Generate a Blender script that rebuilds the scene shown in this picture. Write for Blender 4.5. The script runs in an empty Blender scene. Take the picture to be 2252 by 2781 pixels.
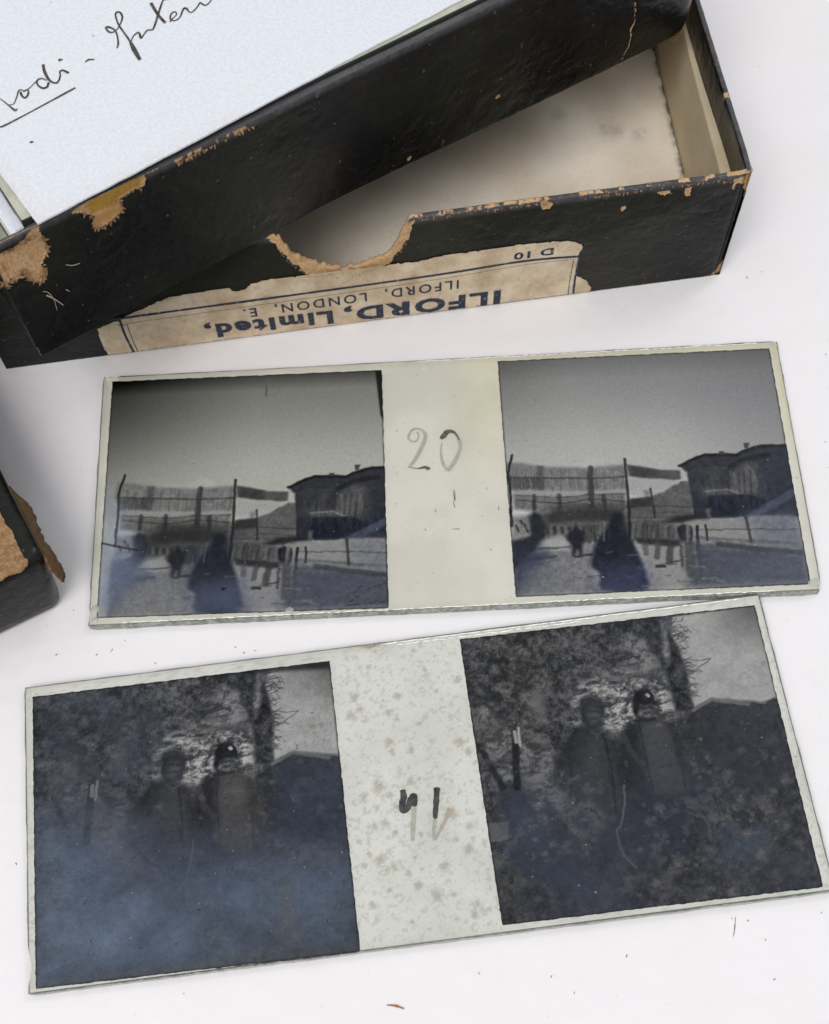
import bpy, math, random
import numpy as np
from mathutils import Matrix, Vector

# ------------------------------------------------------------------ camera, light, exposure
CAM = {'C': [47.654, -119.185, 145.618], 'R': [[0.998721, -0.036701, -0.03477], [-0.046019, -0.94471, -0.324661], [-0.020932, 0.325846, -0.945191]], 'f': 2999.8499985154, 'cx': 1078.4940774392526, 'cy': 2105.3364508172754, 'p41': [-8.737211772042263, -53.466421299401325, 0.08595417412557592], 'ph': 44.20549798909227}
S = 0.001                     # every shape below is written in millimetres
scn = bpy.context.scene
COL = scn.collection
W_, H_ = 2252.0, 2781.0
R = CAM['R']
cam_data = bpy.data.cameras.new('camera')
cam = bpy.data.objects.new('camera', cam_data)
COL.objects.link(cam)
rx, ry, rz = (Vector(R[0]), -Vector(R[1]), -Vector(R[2]))
m = Matrix((rx, ry, rz)).transposed().to_4x4()
m.translation = Vector(CAM['C']) * S
cam.matrix_world = m
cam_data.sensor_fit = 'HORIZONTAL'
cam_data.sensor_width = 36.0
cam_data.lens = CAM['f'] / W_ * 36.0
cam_data.shift_x = -(CAM['cx'] - W_ / 2) / W_
cam_data.shift_y = (CAM['cy'] - H_ / 2) / W_
cam_data.clip_start = 0.005
cam_data.clip_end = 20.0
cam_data.dof.use_dof = True
cam_data.dof.focus_distance = 0.156
cam_data.dof.aperture_fstop = cam_data.lens / 1.0      # a phone-sized opening about 1 mm wide
scn.camera = cam

world = bpy.data.worlds.new('World')
scn.world = world
world.use_nodes = True
bg = world.node_tree.nodes['Background']
wn = world.node_tree.nodes; wl = world.node_tree.links
w_tc = wn.new('ShaderNodeTexCoord'); w_sep = wn.new('ShaderNodeSeparateXYZ'); w_map = wn.new('ShaderNodeMapRange'); w_mix = wn.new('ShaderNodeMix')
w_mix.data_type = 'RGBA'                       # pale room: bright ceiling above, dimmer walls round it
wl.new(w_tc.outputs['Generated'], w_sep.inputs[0]); wl.new(w_sep.outputs[2], w_map.inputs[0])
w_map.inputs[1].default_value = -0.1; w_map.inputs[2].default_value = 0.9
w_mix.inputs[6].default_value = (0.50, 0.47, 0.48, 1); w_mix.inputs[7].default_value = (1.12, 1.11, 1.15, 1)
wl.new(w_map.outputs[0], w_mix.inputs[0]); wl.new(w_mix.outputs[2], bg.inputs[0])
bg.inputs[1].default_value = 0.54

def area(name, loc, target, size, power, color):
    d = bpy.data.lights.new(name, 'AREA')
    d.shape = 'DISK'; d.size = size; d.energy = power; d.color = color
    o = bpy.data.objects.new(name, d); COL.objects.link(o)
    o.location = loc
    o.rotation_euler = (Vector(target) - Vector(loc)).to_track_quat('-Z', 'Y').to_euler()
    return o
area('window_light', (-0.50, -1.10, 1.60), (0.05, 0.0, 0.0), 1.15, 21.0, (1.0, 0.965, 0.955))
area('room_light', (1.1, 0.9, 1.5), (0.05, 0.0, 0.0), 0.6, 4.5, (0.93, 0.98, 1.0))

scn.view_settings.view_transform = 'Standard'
scn.view_settings.look = 'None'
scn.view_settings.exposure = 0.16
scn.view_settings.gamma = 1.0
scn.cycles.use_denoising = True
scn.cycles.transparent_max_bounces = 16

DATA = {
 'ops20': [["p",172,0.02,0.6,[[0.253,0.481],[0.297,0.451],[0.318,0.444],[0.346,0.466],[0.374,0.489]]],["p",168,0.02,0.8,[[0.179,0.478],[0.19,0.465],[0.226,0.481]]],["p",108,0.01,0.9,[[-0.001,0.449],[0.065,0.456],[0.125,0.474],[0.293,0.488],[0.361,0.483],[0.422,0.482],[0.422,0.587],[0.311,0.589],[0.284,0.59],[0.124,0.576],[0.017,0.565],[-0.006,0.515]]],["p",72,0.01,0.85,[[0.006,0.506],[0.132,0.521],[0.126,0.572],[0.014,0.565]]],["l",118,0.006,0.7,[[0.018,0.505],[0.417,0.537]]],["l",60,0.007,0.8,[[0.017,0.515],[0.289,0.533],[0.417,0.532]]],["p",74,0.008,0.8,[[0.112,0.469],[0.133,0.473],[0.13,0.573],[0.108,0.571]]],["l",114,0.004,0.45,[[0.023,0.478],[0.02,0.57]]],["l",84,0.004,0.45,[[0.039,0.479],[0.035,0.571]]],["l",114,0.004,0.45,[[0.054,0.48],[0.051,0.572]]],["l",84,0.004,0.45,[[0.07,0.481],[0.066,0.572]]],["l",114,0.004,0.45,[[0.085,0.481],[0.081,0.573]]],["l",84,0.004,0.45,[[0.101,0.482],[0.097,0.574]]],["l",114,0.004,0.45,[[0.147,0.485],[0.143,0.577]]],["l",84,0.004,0.45,[[0.163,0.486],[0.158,0.577]]],["l",114,0.004,0.45,[[0.178,0.487],[0.174,0.578]]],["l",84,0.004,0.45,[[0.194,0.487],[0.189,0.579]]],["l",114,0.004,0.45,[[0.209,0.488],[0.205,0.58]]],["l",84,0.004,0.45,[[0.225,0.489],[0.22,0.581]]],["l",114,0.004,0.45,[[0.24,0.49],[0.235,0.582]]],["l",84,0.004,0.45,[[0.256,0.491],[0.251,0.582]]],["l",114,0.004,0.45,[[0.271,0.492],[0.266,0.583]]],["l",84,0.004,0.45,[[0.287,0.493],[0.281,0.584]]],["l",114,0.004,0.45,[[0.302,0.493],[0.297,0.585]]],["l",84,0.004,0.45,[[0.318,0.494],[0.312,0.586]]],["l",114,0.004,0.45,[[0.333,0.495],[0.328,0.587]]],["l",84,0.004,0.45,[[0.349,0.496],[0.343,0.587]]],["l",114,0.004,0.45,[[0.364,0.497],[0.358,0.588]]],["l",84,0.004,0.45,[[0.38,0.498],[0.374,0.589]]],["l",114,0.004,0.45,[[0.395,0.498],[0.389,0.59]]],["l",84,0.004,0.45,[[0.41,0.499],[0.404,0.591]]],["p",72,0.006,0.95,[[0.429,0.482],[0.469,0.489],[0.541,0.509],[0.614,0.517],[0.613,0.553],[0.583,0.557],[0.49,0.542],[0.431,0.533]]],["p",50,0.01,0.6,[[0.442,0.491],[0.528,0.508],[0.53,0.546],[0.437,0.533]]],["p",152,0.012,0.9,[[0.432,0.538],[0.49,0.546],[0.596,0.562],[0.551,0.598],[0.523,0.616],[0.468,0.625],[0.425,0.603]]],["p",130,0.016,0.8,[[0.021,0.567],[0.284,0.592],[0.42,0.588],[0.42,0.604],[0.297,0.598],[0.263,0.602],[0.182,0.607],[0.023,0.589]]],["p",98,0.012,0.9,[[0.019,0.587],[0.182,0.606],[0.283,0.599],[0.41,0.602],[0.415,0.658],[0.278,0.663],[0.178,0.657],[0.111,0.665],[0.019,0.645]]],["l",60,0.006,0.7,[[0.028,0.609],[0.174,0.633],[0.282,0.619],[0.407,0.634]]],["l",66,0.005,0.7,[[0.029,0.59],[0.182,0.607],[0.283,0.602],[0.41,0.604]]],["l",106,0.004,0.4,[[0.032,0.591],[0.03,0.649]]],["l",78,0.004,0.4,[[0.052,0.592],[0.049,0.65]]],["l",106,0.004,0.4,[[0.071,0.593],[0.069,0.651]]],["l",78,0.004,0.4,[[0.091,0.594],[0.088,0.652]]],["l",106,0.004,0.4,[[0.11,0.596],[0.107,0.653]]],["l",78,0.004,0.4,[[0.129,0.597],[0.126,0.654]]],["l",106,0.004,0.4,[[0.149,0.598],[0.146,0.655]]],["l",78,0.004,0.4,[[0.168,0.599],[0.165,0.656]]],["l",106,0.004,0.4,[[0.188,0.6],[0.184,0.657]]],["l",78,0.004,0.4,[[0.207,0.601],[0.204,0.659]]],["l",106,0.004,0.4,[[0.226,0.602],[0.223,0.66]]],["l",78,0.004,0.4,[[0.246,0.603],[0.242,0.661]]],["l",106,0.004,0.4,[[0.265,0.604],[0.261,0.662]]],["l",78,0.004,0.4,[[0.284,0.605],[0.281,0.663]]],["l",106,0.004,0.4,[[0.304,0.606],[0.3,0.664]]],["l",78,0.004,0.4,[[0.323,0.607],[0.319,0.665]]],["l",106,0.004,0.4,[[0.342,0.608],[0.338,0.666]]],["l",78,0.004,0.4,[[0.362,0.609],[0.358,0.667]]],["l",106,0.004,0.4,[[0.381,0.61],[0.377,0.668]]],["l",78,0.004,0.4,[[0.4,0.611],[0.396,0.669]]],["l",48,0.015,0.7,[[0.093,0.593],[0.09,0.648]]],["l",48,0.015,0.7,[[0.18,0.598],[0.177,0.653]]],["l",48,0.015,0.7,[[0.336,0.606],[0.333,0.662]]],["p",84,0.006,0.95,[[0.504,0.619],[0.544,0.602],[0.612,0.563],[0.649,0.563],[0.634,0.721],[0.407,0.709],[0.412,0.658],[0.428,0.627]]],["p",52,0.008,0.85,[[0.426,0.625],[0.502,0.623],[0.499,0.661],[0.421,0.665]]],["l",60,0.006,0.6,[[0.505,0.659],[0.637,0.67]]],["l",70,0.006,0.5,[[0.502,0.686],[0.633,0.697]]],["p",118,0.006,0.9,[[0.478,0.596],[0.5,0.593],[0.497,0.616],[0.479,0.62]]],["p",54,0.03,0.95,[[0.1,0.673],[0.166,0.645],[0.279,0.644],[0.412,0.652],[0.412,0.725],[0.312,0.727],[0.22,0.722],[0.126,0.733]]],["p",72,0.015,0.9,[[0.12,0.721],[0.313,0.719],[0.406,0.717],[0.447,0.707],[0.605,0.715],[0.594,0.808],[0.305,0.804],[0.115,0.783]]],["l",104,0.007,0.6,[[0.312,0.723],[0.307,0.781]]],["l",54,0.007,0.6,[[0.325,0.728],[0.32,0.776]]],["l",84,0.007,0.6,[[0.337,0.732],[0.333,0.77]]],["l",104,0.007,0.6,[[0.349,0.737],[0.345,0.783]]],["l",54,0.007,0.6,[[0.363,0.726],[0.358,0.778]]],["l",84,0.007,0.6,[[0.375,0.73],[0.371,0.772]]],["l",104,0.007,0.6,[[0.387,0.735],[0.382,0.785]]],["l",54,0.007,0.6,[[0.399,0.74],[0.395,0.78]]],["l",84,0.007,0.6,[[0.413,0.729],[0.408,0.774]]],["l",104,0.007,0.6,[[0.425,0.733],[0.419,0.787]]],["l",54,0.007,0.6,[[0.437,0.738],[0.432,0.782]]],["l",84,0.007,0.6,[[0.449,0.742],[0.446,0.776]]],["l",104,0.007,0.6,[[0.463,0.731],[0.457,0.789]]],["l",54,0.007,0.6,[[0.475,0.736],[0.47,0.784]]],["l",84,0.007,0.6,[[0.487,0.74],[0.483,0.778]]],["l",104,0.007,0.6,[[0.499,0.745],[0.494,0.791]]],["l",54,0.007,0.6,[[0.513,0.734],[0.507,0.786]]],["l",84,0.007,0.6,[[0.525,0.738],[0.52,0.78]]],["l",104,0.007,0.6,[[0.537,0.743],[0.531,0.793]]],["l",54,0.007,0.6,[[0.549,0.748],[0.545,0.788]]],["l",84,0.007,0.6,[[0.563,0.737],[0.558,0.782]]],["l",104,0.007,0.6,[[0.575,0.741],[0.569,0.795]]],["l",54,0.007,0.6,[[0.587,0.746],[0.582,0.79]]],["l",84,0.007,0.6,[[0.599,0.75],[0.595,0.784]]],["l",48,0.008,0.7,[[0.129,0.728],[0.128,0.752]]],["l",105,0.008,0.7,[[0.142,0.728],[0.14,0.753]]],["l",48,0.008,0.7,[[0.155,0.729],[0.153,0.754]]],["l",105,0.008,0.7,[[0.167,0.73],[0.165,0.754]]],["l",48,0.008,0.7,[[0.18,0.73],[0.178,0.755]]],["l",105,0.008,0.7,[[0.192,0.731],[0.19,0.756]]],["l",48,0.008,0.7,[[0.205,0.732],[0.203,0.756]]],["l",105,0.008,0.7,[[0.217,0.732],[0.215,0.757]]],["l",48,0.008,0.7,[[0.23,0.733],[0.228,0.758]]],["l",105,0.008,0.7,[[0.242,0.734],[0.24,0.758]]],["l",48,0.008,0.7,[[0.255,0.734],[0.253,0.759]]],["l",105,0.008,0.7,[[0.268,0.735],[0.265,0.76]]],["l",48,0.008,0.7,[[0.28,0.736],[0.278,0.76]]],["l",105,0.008,0.7,[[0.293,0.736],[0.29,0.761]]],["l",34,0.009,0.95,[[0.025,0.419],[0.007,0.492],[0.009,0.588],[0.005,0.715]]],["l",58,0.02,0.9,[[0.299,0.488],[0.29,0.647]]],["l",46,0.01,0.95,[[0.423,0.456],[0.423,0.539],[0.417,0.69],[0.409,0.783]]],["l",58,0.008,0.9,[[0.502,0.587],[0.503,0.623],[0.506,0.71]]],["p",[44,46,54],0.006,0.97,[[0.613,0.497],[0.638,0.484],[0.674,0.463],[0.71,0.452],[0.756,0.456],[0.817,0.457],[0.846,0.444],[0.874,0.434],[0.916,0.424],[1.001,0.426],[1.003,0.705],[1.0,0.729],[0.823,0.721],[0.69,0.72],[0.637,0.721],[0.641,0.607],[0.637,0.526]]],["l",28,0.012,0.9,[[0.613,0.497],[0.674,0.468],[0.709,0.455],[0.817,0.462],[0.845,0.448],[0.916,0.428],[1.0,0.431]]],["l",70,0.005,0.6,[[0.654,0.519],[0.689,0.511],[0.796,0.515]]],["l",30,0.02,0.8,[[0.79,0.51],[0.854,0.482],[0.93,0.469]]],["p",60,0.003,0.9,[[0.758,0.444],[0.777,0.445],[0.774,0.458],[0.758,0.457]]],["p",58,0.003,0.9,[[0.851,0.412],[0.872,0.413],[0.864,0.436],[0.852,0.436]]],["p",92,0.025,0.8,[[0.797,0.535],[0.852,0.498],[0.887,0.512],[0.887,0.64],[0.815,0.63],[0.695,0.63],[0.685,0.601],[0.74,0.59],[0.783,0.589]]],["l",52,0.008,0.6,[[0.817,0.536],[0.81,0.616]]],["l",52,0.008,0.6,[[0.835,0.529],[0.828,0.621]]],["l",52,0.008,0.6,[[0.858,0.53],[0.85,0.626]]],["l",52,0.008,0.6,[[0.884,0.54],[0.877,0.635]]],["l",52,0.008,0.6,[[0.776,0.59],[0.774,0.614]]],["l",52,0.008,0.6,[[0.729,0.597],[0.726,0.623]]],["p",60,0.01,0.6,[[0.669,0.512],[0.763,0.509],[0.781,0.582],[0.7,0.59]]],["l",118,0.007,0.7,[[0.691,0.609],[0.765,0.604],[0.815,0.626]]],["l",110,0.006,0.6,[[0.801,0.539],[0.8,0.615]]],["p",[38,42,58],0.006,0.95,[[0.698,0.627],[0.835,0.628],[0.86,0.636],[0.882,0.724],[0.69,0.722]]],["p",98,0.006,0.8,[[0.685,0.68],[0.702,0.68],[0.698,0.719],[0.684,0.718]]],["p",[44,48,64],0.03,0.6,[[0.9,0.492],[1.003,0.433],[1.0,0.729],[0.888,0.723]]],["l",[86,96,122],0.03,0.5,[[0.836,0.72],[0.943,0.663],[1.009,0.619]]],["p",124,0.01,0.95,[[0.537,0.729],[0.637,0.723],[0.816,0.72],[0.978,0.723],[0.993,0.798],[0.99,0.852],[0.854,0.831],[0.725,0.816],[0.627,0.807],[0.588,0.747]]],["p",[96,100,112],0.05,0.5,[[0.823,0.719],[0.978,0.723],[0.99,0.852],[0.854,0.831]]],["l",72,0.006,0.6,[[0.652,0.765],[0.816,0.771],[0.985,0.782]]],["l",88,0.012,0.5,[[0.635,0.795],[0.823,0.82],[0.984,0.836]]],["p",46,0.01,0.9,[[0.531,0.726],[0.579,0.706],[0.633,0.701],[0.69,0.722],[0.637,0.725],[0.563,0.735]]],["l",62,0.011,0.9,[[0.819,0.723],[0.823,0.828]]],["l",40,0.011,0.9,[[0.646,0.749],[0.638,0.856],[0.637,0.947]]],["l",46,0.008,0.9,[[0.676,0.749],[0.674,0.809]]],["p",[36,38,46],0.006,0.95,[[0.577,0.761],[0.588,0.744],[0.609,0.741],[0.626,0.749],[0.628,0.771],[0.619,0.825],[0.582,0.827],[0.58,0.792]]],["p",[40,42,50],0.012,0.95,[[0.063,0.679],[0.088,0.66],[0.109,0.673],[0.126,0.713],[0.119,0.783],[0.09,0.812],[0.058,0.841],[-0.005,0.903],[0.0,0.777],[0.064,0.757]]],["p",88,0.015,0.7,[[0.01,0.676],[0.067,0.675],[0.071,0.749],[0.003,0.777]]],["l",110,0.008,0.7,[[0.013,0.684],[0.022,0.696]]],["l",45,0.008,0.7,[[0.019,0.713],[0.027,0.738]]],["l",110,0.008,0.7,[[0.028,0.703],[0.036,0.725]]],["l",45,0.008,0.7,[[0.036,0.694],[0.045,0.712]]],["l",110,0.008,0.7,[[0.042,0.723],[0.054,0.699]]],["l",45,0.008,0.7,[[0.051,0.713],[0.059,0.741]]],["l",110,0.008,0.7,[[0.059,0.704],[0.068,0.728]]],["p",[108,109,110],0.02,0.95,[[0.105,0.782],[0.306,0.793],[0.27,0.898],[0.29,1.001],[-0.002,1.001],[-0.002,0.903],[0.093,0.82]]],["p",145,0.015,0.9,[[0.12,0.771],[0.177,0.759],[0.201,0.787],[0.192,0.825],[0.139,0.824],[0.091,0.805]]],["l",60,0.008,0.6,[[0.093,0.813],[0.199,0.81]]],["l",56,0.01,0.5,[[0.051,0.856],[0.15,0.846]]],["p",[46,52,72],0.04,0.8,[[0.001,0.808],[0.093,0.813],[0.13,0.845],[0.041,0.902],[-0.002,1.001]]],["p",[40,41,48],0.01,0.95,[[0.193,0.766],[0.2,0.756],[0.208,0.746],[0.217,0.738],[0.223,0.73],[0.226,0.723],[0.23,0.723],[0.233,0.731],[0.24,0.739],[0.251,0.749],[0.256,0.764],[0.254,0.787],[0.25,0.8],[0.245,0.804],[0.242,0.818],[0.239,0.84],[0.237,0.851],[0.233,0.851],[0.23,0.842],[0.227,0.824],[0.222,0.824],[0.217,0.841],[0.212,0.849],[0.206,0.849],[0.205,0.838],[0.208,0.816],[0.204,0.796],[0.194,0.78]]],["l",54,0.01,0.8,[[0.215,0.851],[0.272,0.845]]],["l",70,0.02,0.8,[[0.272,0.729],[0.267,0.791]]],["l",60,0.01,0.8,[[0.292,0.73],[0.288,0.792]]],["p",124,0.02,0.95,[[0.424,0.799],[0.626,0.814],[0.612,0.878],[0.586,0.99],[0.465,1.002],[0.444,0.862]]],["p",[70,73,84],0.03,0.95,[[0.624,0.807],[0.853,0.834],[0.997,0.86],[1.003,1.004],[0.637,1.001],[0.586,0.99]]],["l",112,0.01,0.8,[[0.712,0.814],[0.847,0.835],[0.975,0.851]]],["l",96,0.014,0.5,[[0.649,0.842],[0.851,0.852]]],["l",52,0.02,0.6,[[0.71,0.826],[0.844,0.852],[0.985,0.876]]],["p",46,0.008,0.9,[[0.426,0.784],[0.581,0.804],[0.582,0.831],[0.527,0.824],[0.436,0.809]]],["l",74,0.02,0.6,[[0.459,0.813],[0.458,0.849]]],["l",66,0.02,0.7,[[0.503,0.815],[0.494,0.868]]],["l",60,0.024,0.75,[[0.546,0.829],[0.534,0.888]]],["l",104,0.03,0.7,[[0.589,0.839],[0.584,0.915]]],["l",66,0.01,0.7,[[0.582,0.831],[0.576,0.907]]],["l",60,0.03,0.6,[[0.611,0.824],[0.602,0.942]]],["l",60,0.008,0.7,[[0.539,0.888],[0.579,0.885]]],["l",50,0.012,0.9,[[0.489,0.904],[0.518,0.905]]],["p",[36,39,54],0.012,0.98,[[0.358,0.687],[0.359,0.685],[0.362,0.684],[0.366,0.683],[0.372,0.683],[0.379,0.683],[0.384,0.684],[0.389,0.687],[0.392,0.69],[0.394,0.694],[0.396,0.7],[0.397,0.707],[0.397,0.717],[0.397,0.727],[0.397,0.737],[0.398,0.745],[0.399,0.753],[0.4,0.759],[0.402,0.766],[0.405,0.773],[0.408,0.78],[0.412,0.787],[0.416,0.797],[0.42,0.809],[0.425,0.822],[0.43,0.838],[0.435,0.854],[0.439,0.87],[0.442,0.887],[0.445,0.905],[0.449,0.922],[0.452,0.94],[0.456,0.957],[0.459,0.975],[0.451,0.989],[0.429,0.997],[0.396,1.001],[0.349,1.0],[0.315,0.994],[0.295,0.983],[0.286,0.968],[0.291,0.947],[0.293,0.931],[0.291,0.918],[0.286,0.91],[0.279,0.905],[0.273,0.9],[0.269,0.895],[0.267,0.889],[0.266,0.883],[0.267,0.874],[0.269,0.863],[0.273,0.849],[0.278,0.832],[0.283,0.818],[0.288,0.805],[0.294,0.794],[0.299,0.785],[0.305,0.776],[0.312,0.767],[0.319,0.758],[0.326,0.749],[0.332,0.741],[0.337,0.733],[0.341,0.726],[0.344,0.72],[0.346,0.713],[0.349,0.708],[0.351,0.702],[0.353,0.698],[0.354,0.693],[0.356,0.69]]],["p",[58,66,98],0.06,0.8,[[0.296,0.9],[0.441,0.892],[0.463,1.002],[0.281,0.998]]],["l",110,0.004,0.35,[[0.831,0.972],[0.887,0.976]]],["l",130,0.006,0.35,[[0.224,0.955],[0.26,0.958]]],["l",130,0.005,0.35,[[0.922,1.006],[0.951,1.005]]],["l",52,0.011,0.35,[[0.317,0.912],[0.352,0.916]]],["l",110,0.008,0.35,[[0.322,0.841],[0.34,0.838]]],["l",130,0.011,0.35,[[0.643,0.96],[0.691,0.961]]],["l",110,0.01,0.35,[[0.786,0.98],[0.801,0.978]]],["l",130,0.005,0.35,[[0.397,0.853],[0.435,0.855]]],["l",60,0.006,0.35,[[0.302,0.977],[0.317,0.975]]],["l",60,0.005,0.35,[[0.513,0.894],[0.557,0.896]]],["l",130,0.006,0.35,[[0.605,0.908],[0.654,0.916]]],["l",110,0.008,0.35,[[0.501,0.924],[0.553,0.924]]],["l",52,0.005,0.35,[[0.518,0.94],[0.532,0.941]]],["l",60,0.009,0.35,[[0.333,0.935],[0.376,0.943]]],["l",60,0.006,0.35,[[0.203,0.931],[0.227,0.936]]],["l",130,0.005,0.35,[[0.951,0.859],[1.009,0.858]]],["l",110,0.006,0.35,[[0.424,0.907],[0.437,0.913]]],["l",52,0.006,0.35,[[0.556,0.965],[0.603,0.972]]],["l",52,0.006,0.35,[[0.267,0.928],[0.323,0.934]]],["l",130,0.008,0.35,[[0.688,0.969],[0.718,0.978]]],["l",60,0.006,0.35,[[0.885,0.963],[0.925,0.972]]],["l",52,0.008,0.35,[[0.253,0.931],[0.275,0.938]]],["l",130,0.009,0.35,[[0.942,0.88],[0.974,0.885]]],["l",130,0.004,0.35,[[0.895,1.005],[0.922,1.007]]],["l",60,0.006,0.35,[[0.717,0.979],[0.738,0.978]]],["l",130,0.006,0.35,[[0.43,0.978],[0.482,0.984]]],["l",90,0.009,0.5,[[0.466,0.737],[0.462,0.794]]],["l",58,0.008,0.5,[[0.387,0.735],[0.386,0.774]]],["l",120,0.013,0.5,[[0.616,0.736],[0.612,0.79]]],["l",58,0.01,0.5,[[0.503,0.734],[0.501,0.788]]],["l",58,0.01,0.5,[[0.596,0.73],[0.592,0.792]]],["l",58,0.007,0.5,[[0.34,0.726],[0.337,0.787]]],["l",120,0.01,0.5,[[0.612,0.736],[0.605,0.808]]],["l",120,0.008,0.5,[[0.326,0.716],[0.319,0.793]]],["l",58,0.012,0.5,[[0.492,0.74],[0.485,0.777]]],["l",52,0.006,0.5,[[0.381,0.731],[0.378,0.787]]],["l",58,0.008,0.5,[[0.407,0.732],[0.403,0.777]]],["l",58,0.012,0.5,[[0.466,0.723],[0.458,0.791]]],["l",58,0.007,0.5,[[0.599,0.742],[0.597,0.787]]],["l",90,0.013,0.5,[[0.451,0.721],[0.446,0.781]]],["l",52,0.01,0.5,[[0.46,0.732],[0.453,0.778]]],["l",90,0.01,0.5,[[0.442,0.72],[0.435,0.782]]]],
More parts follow.
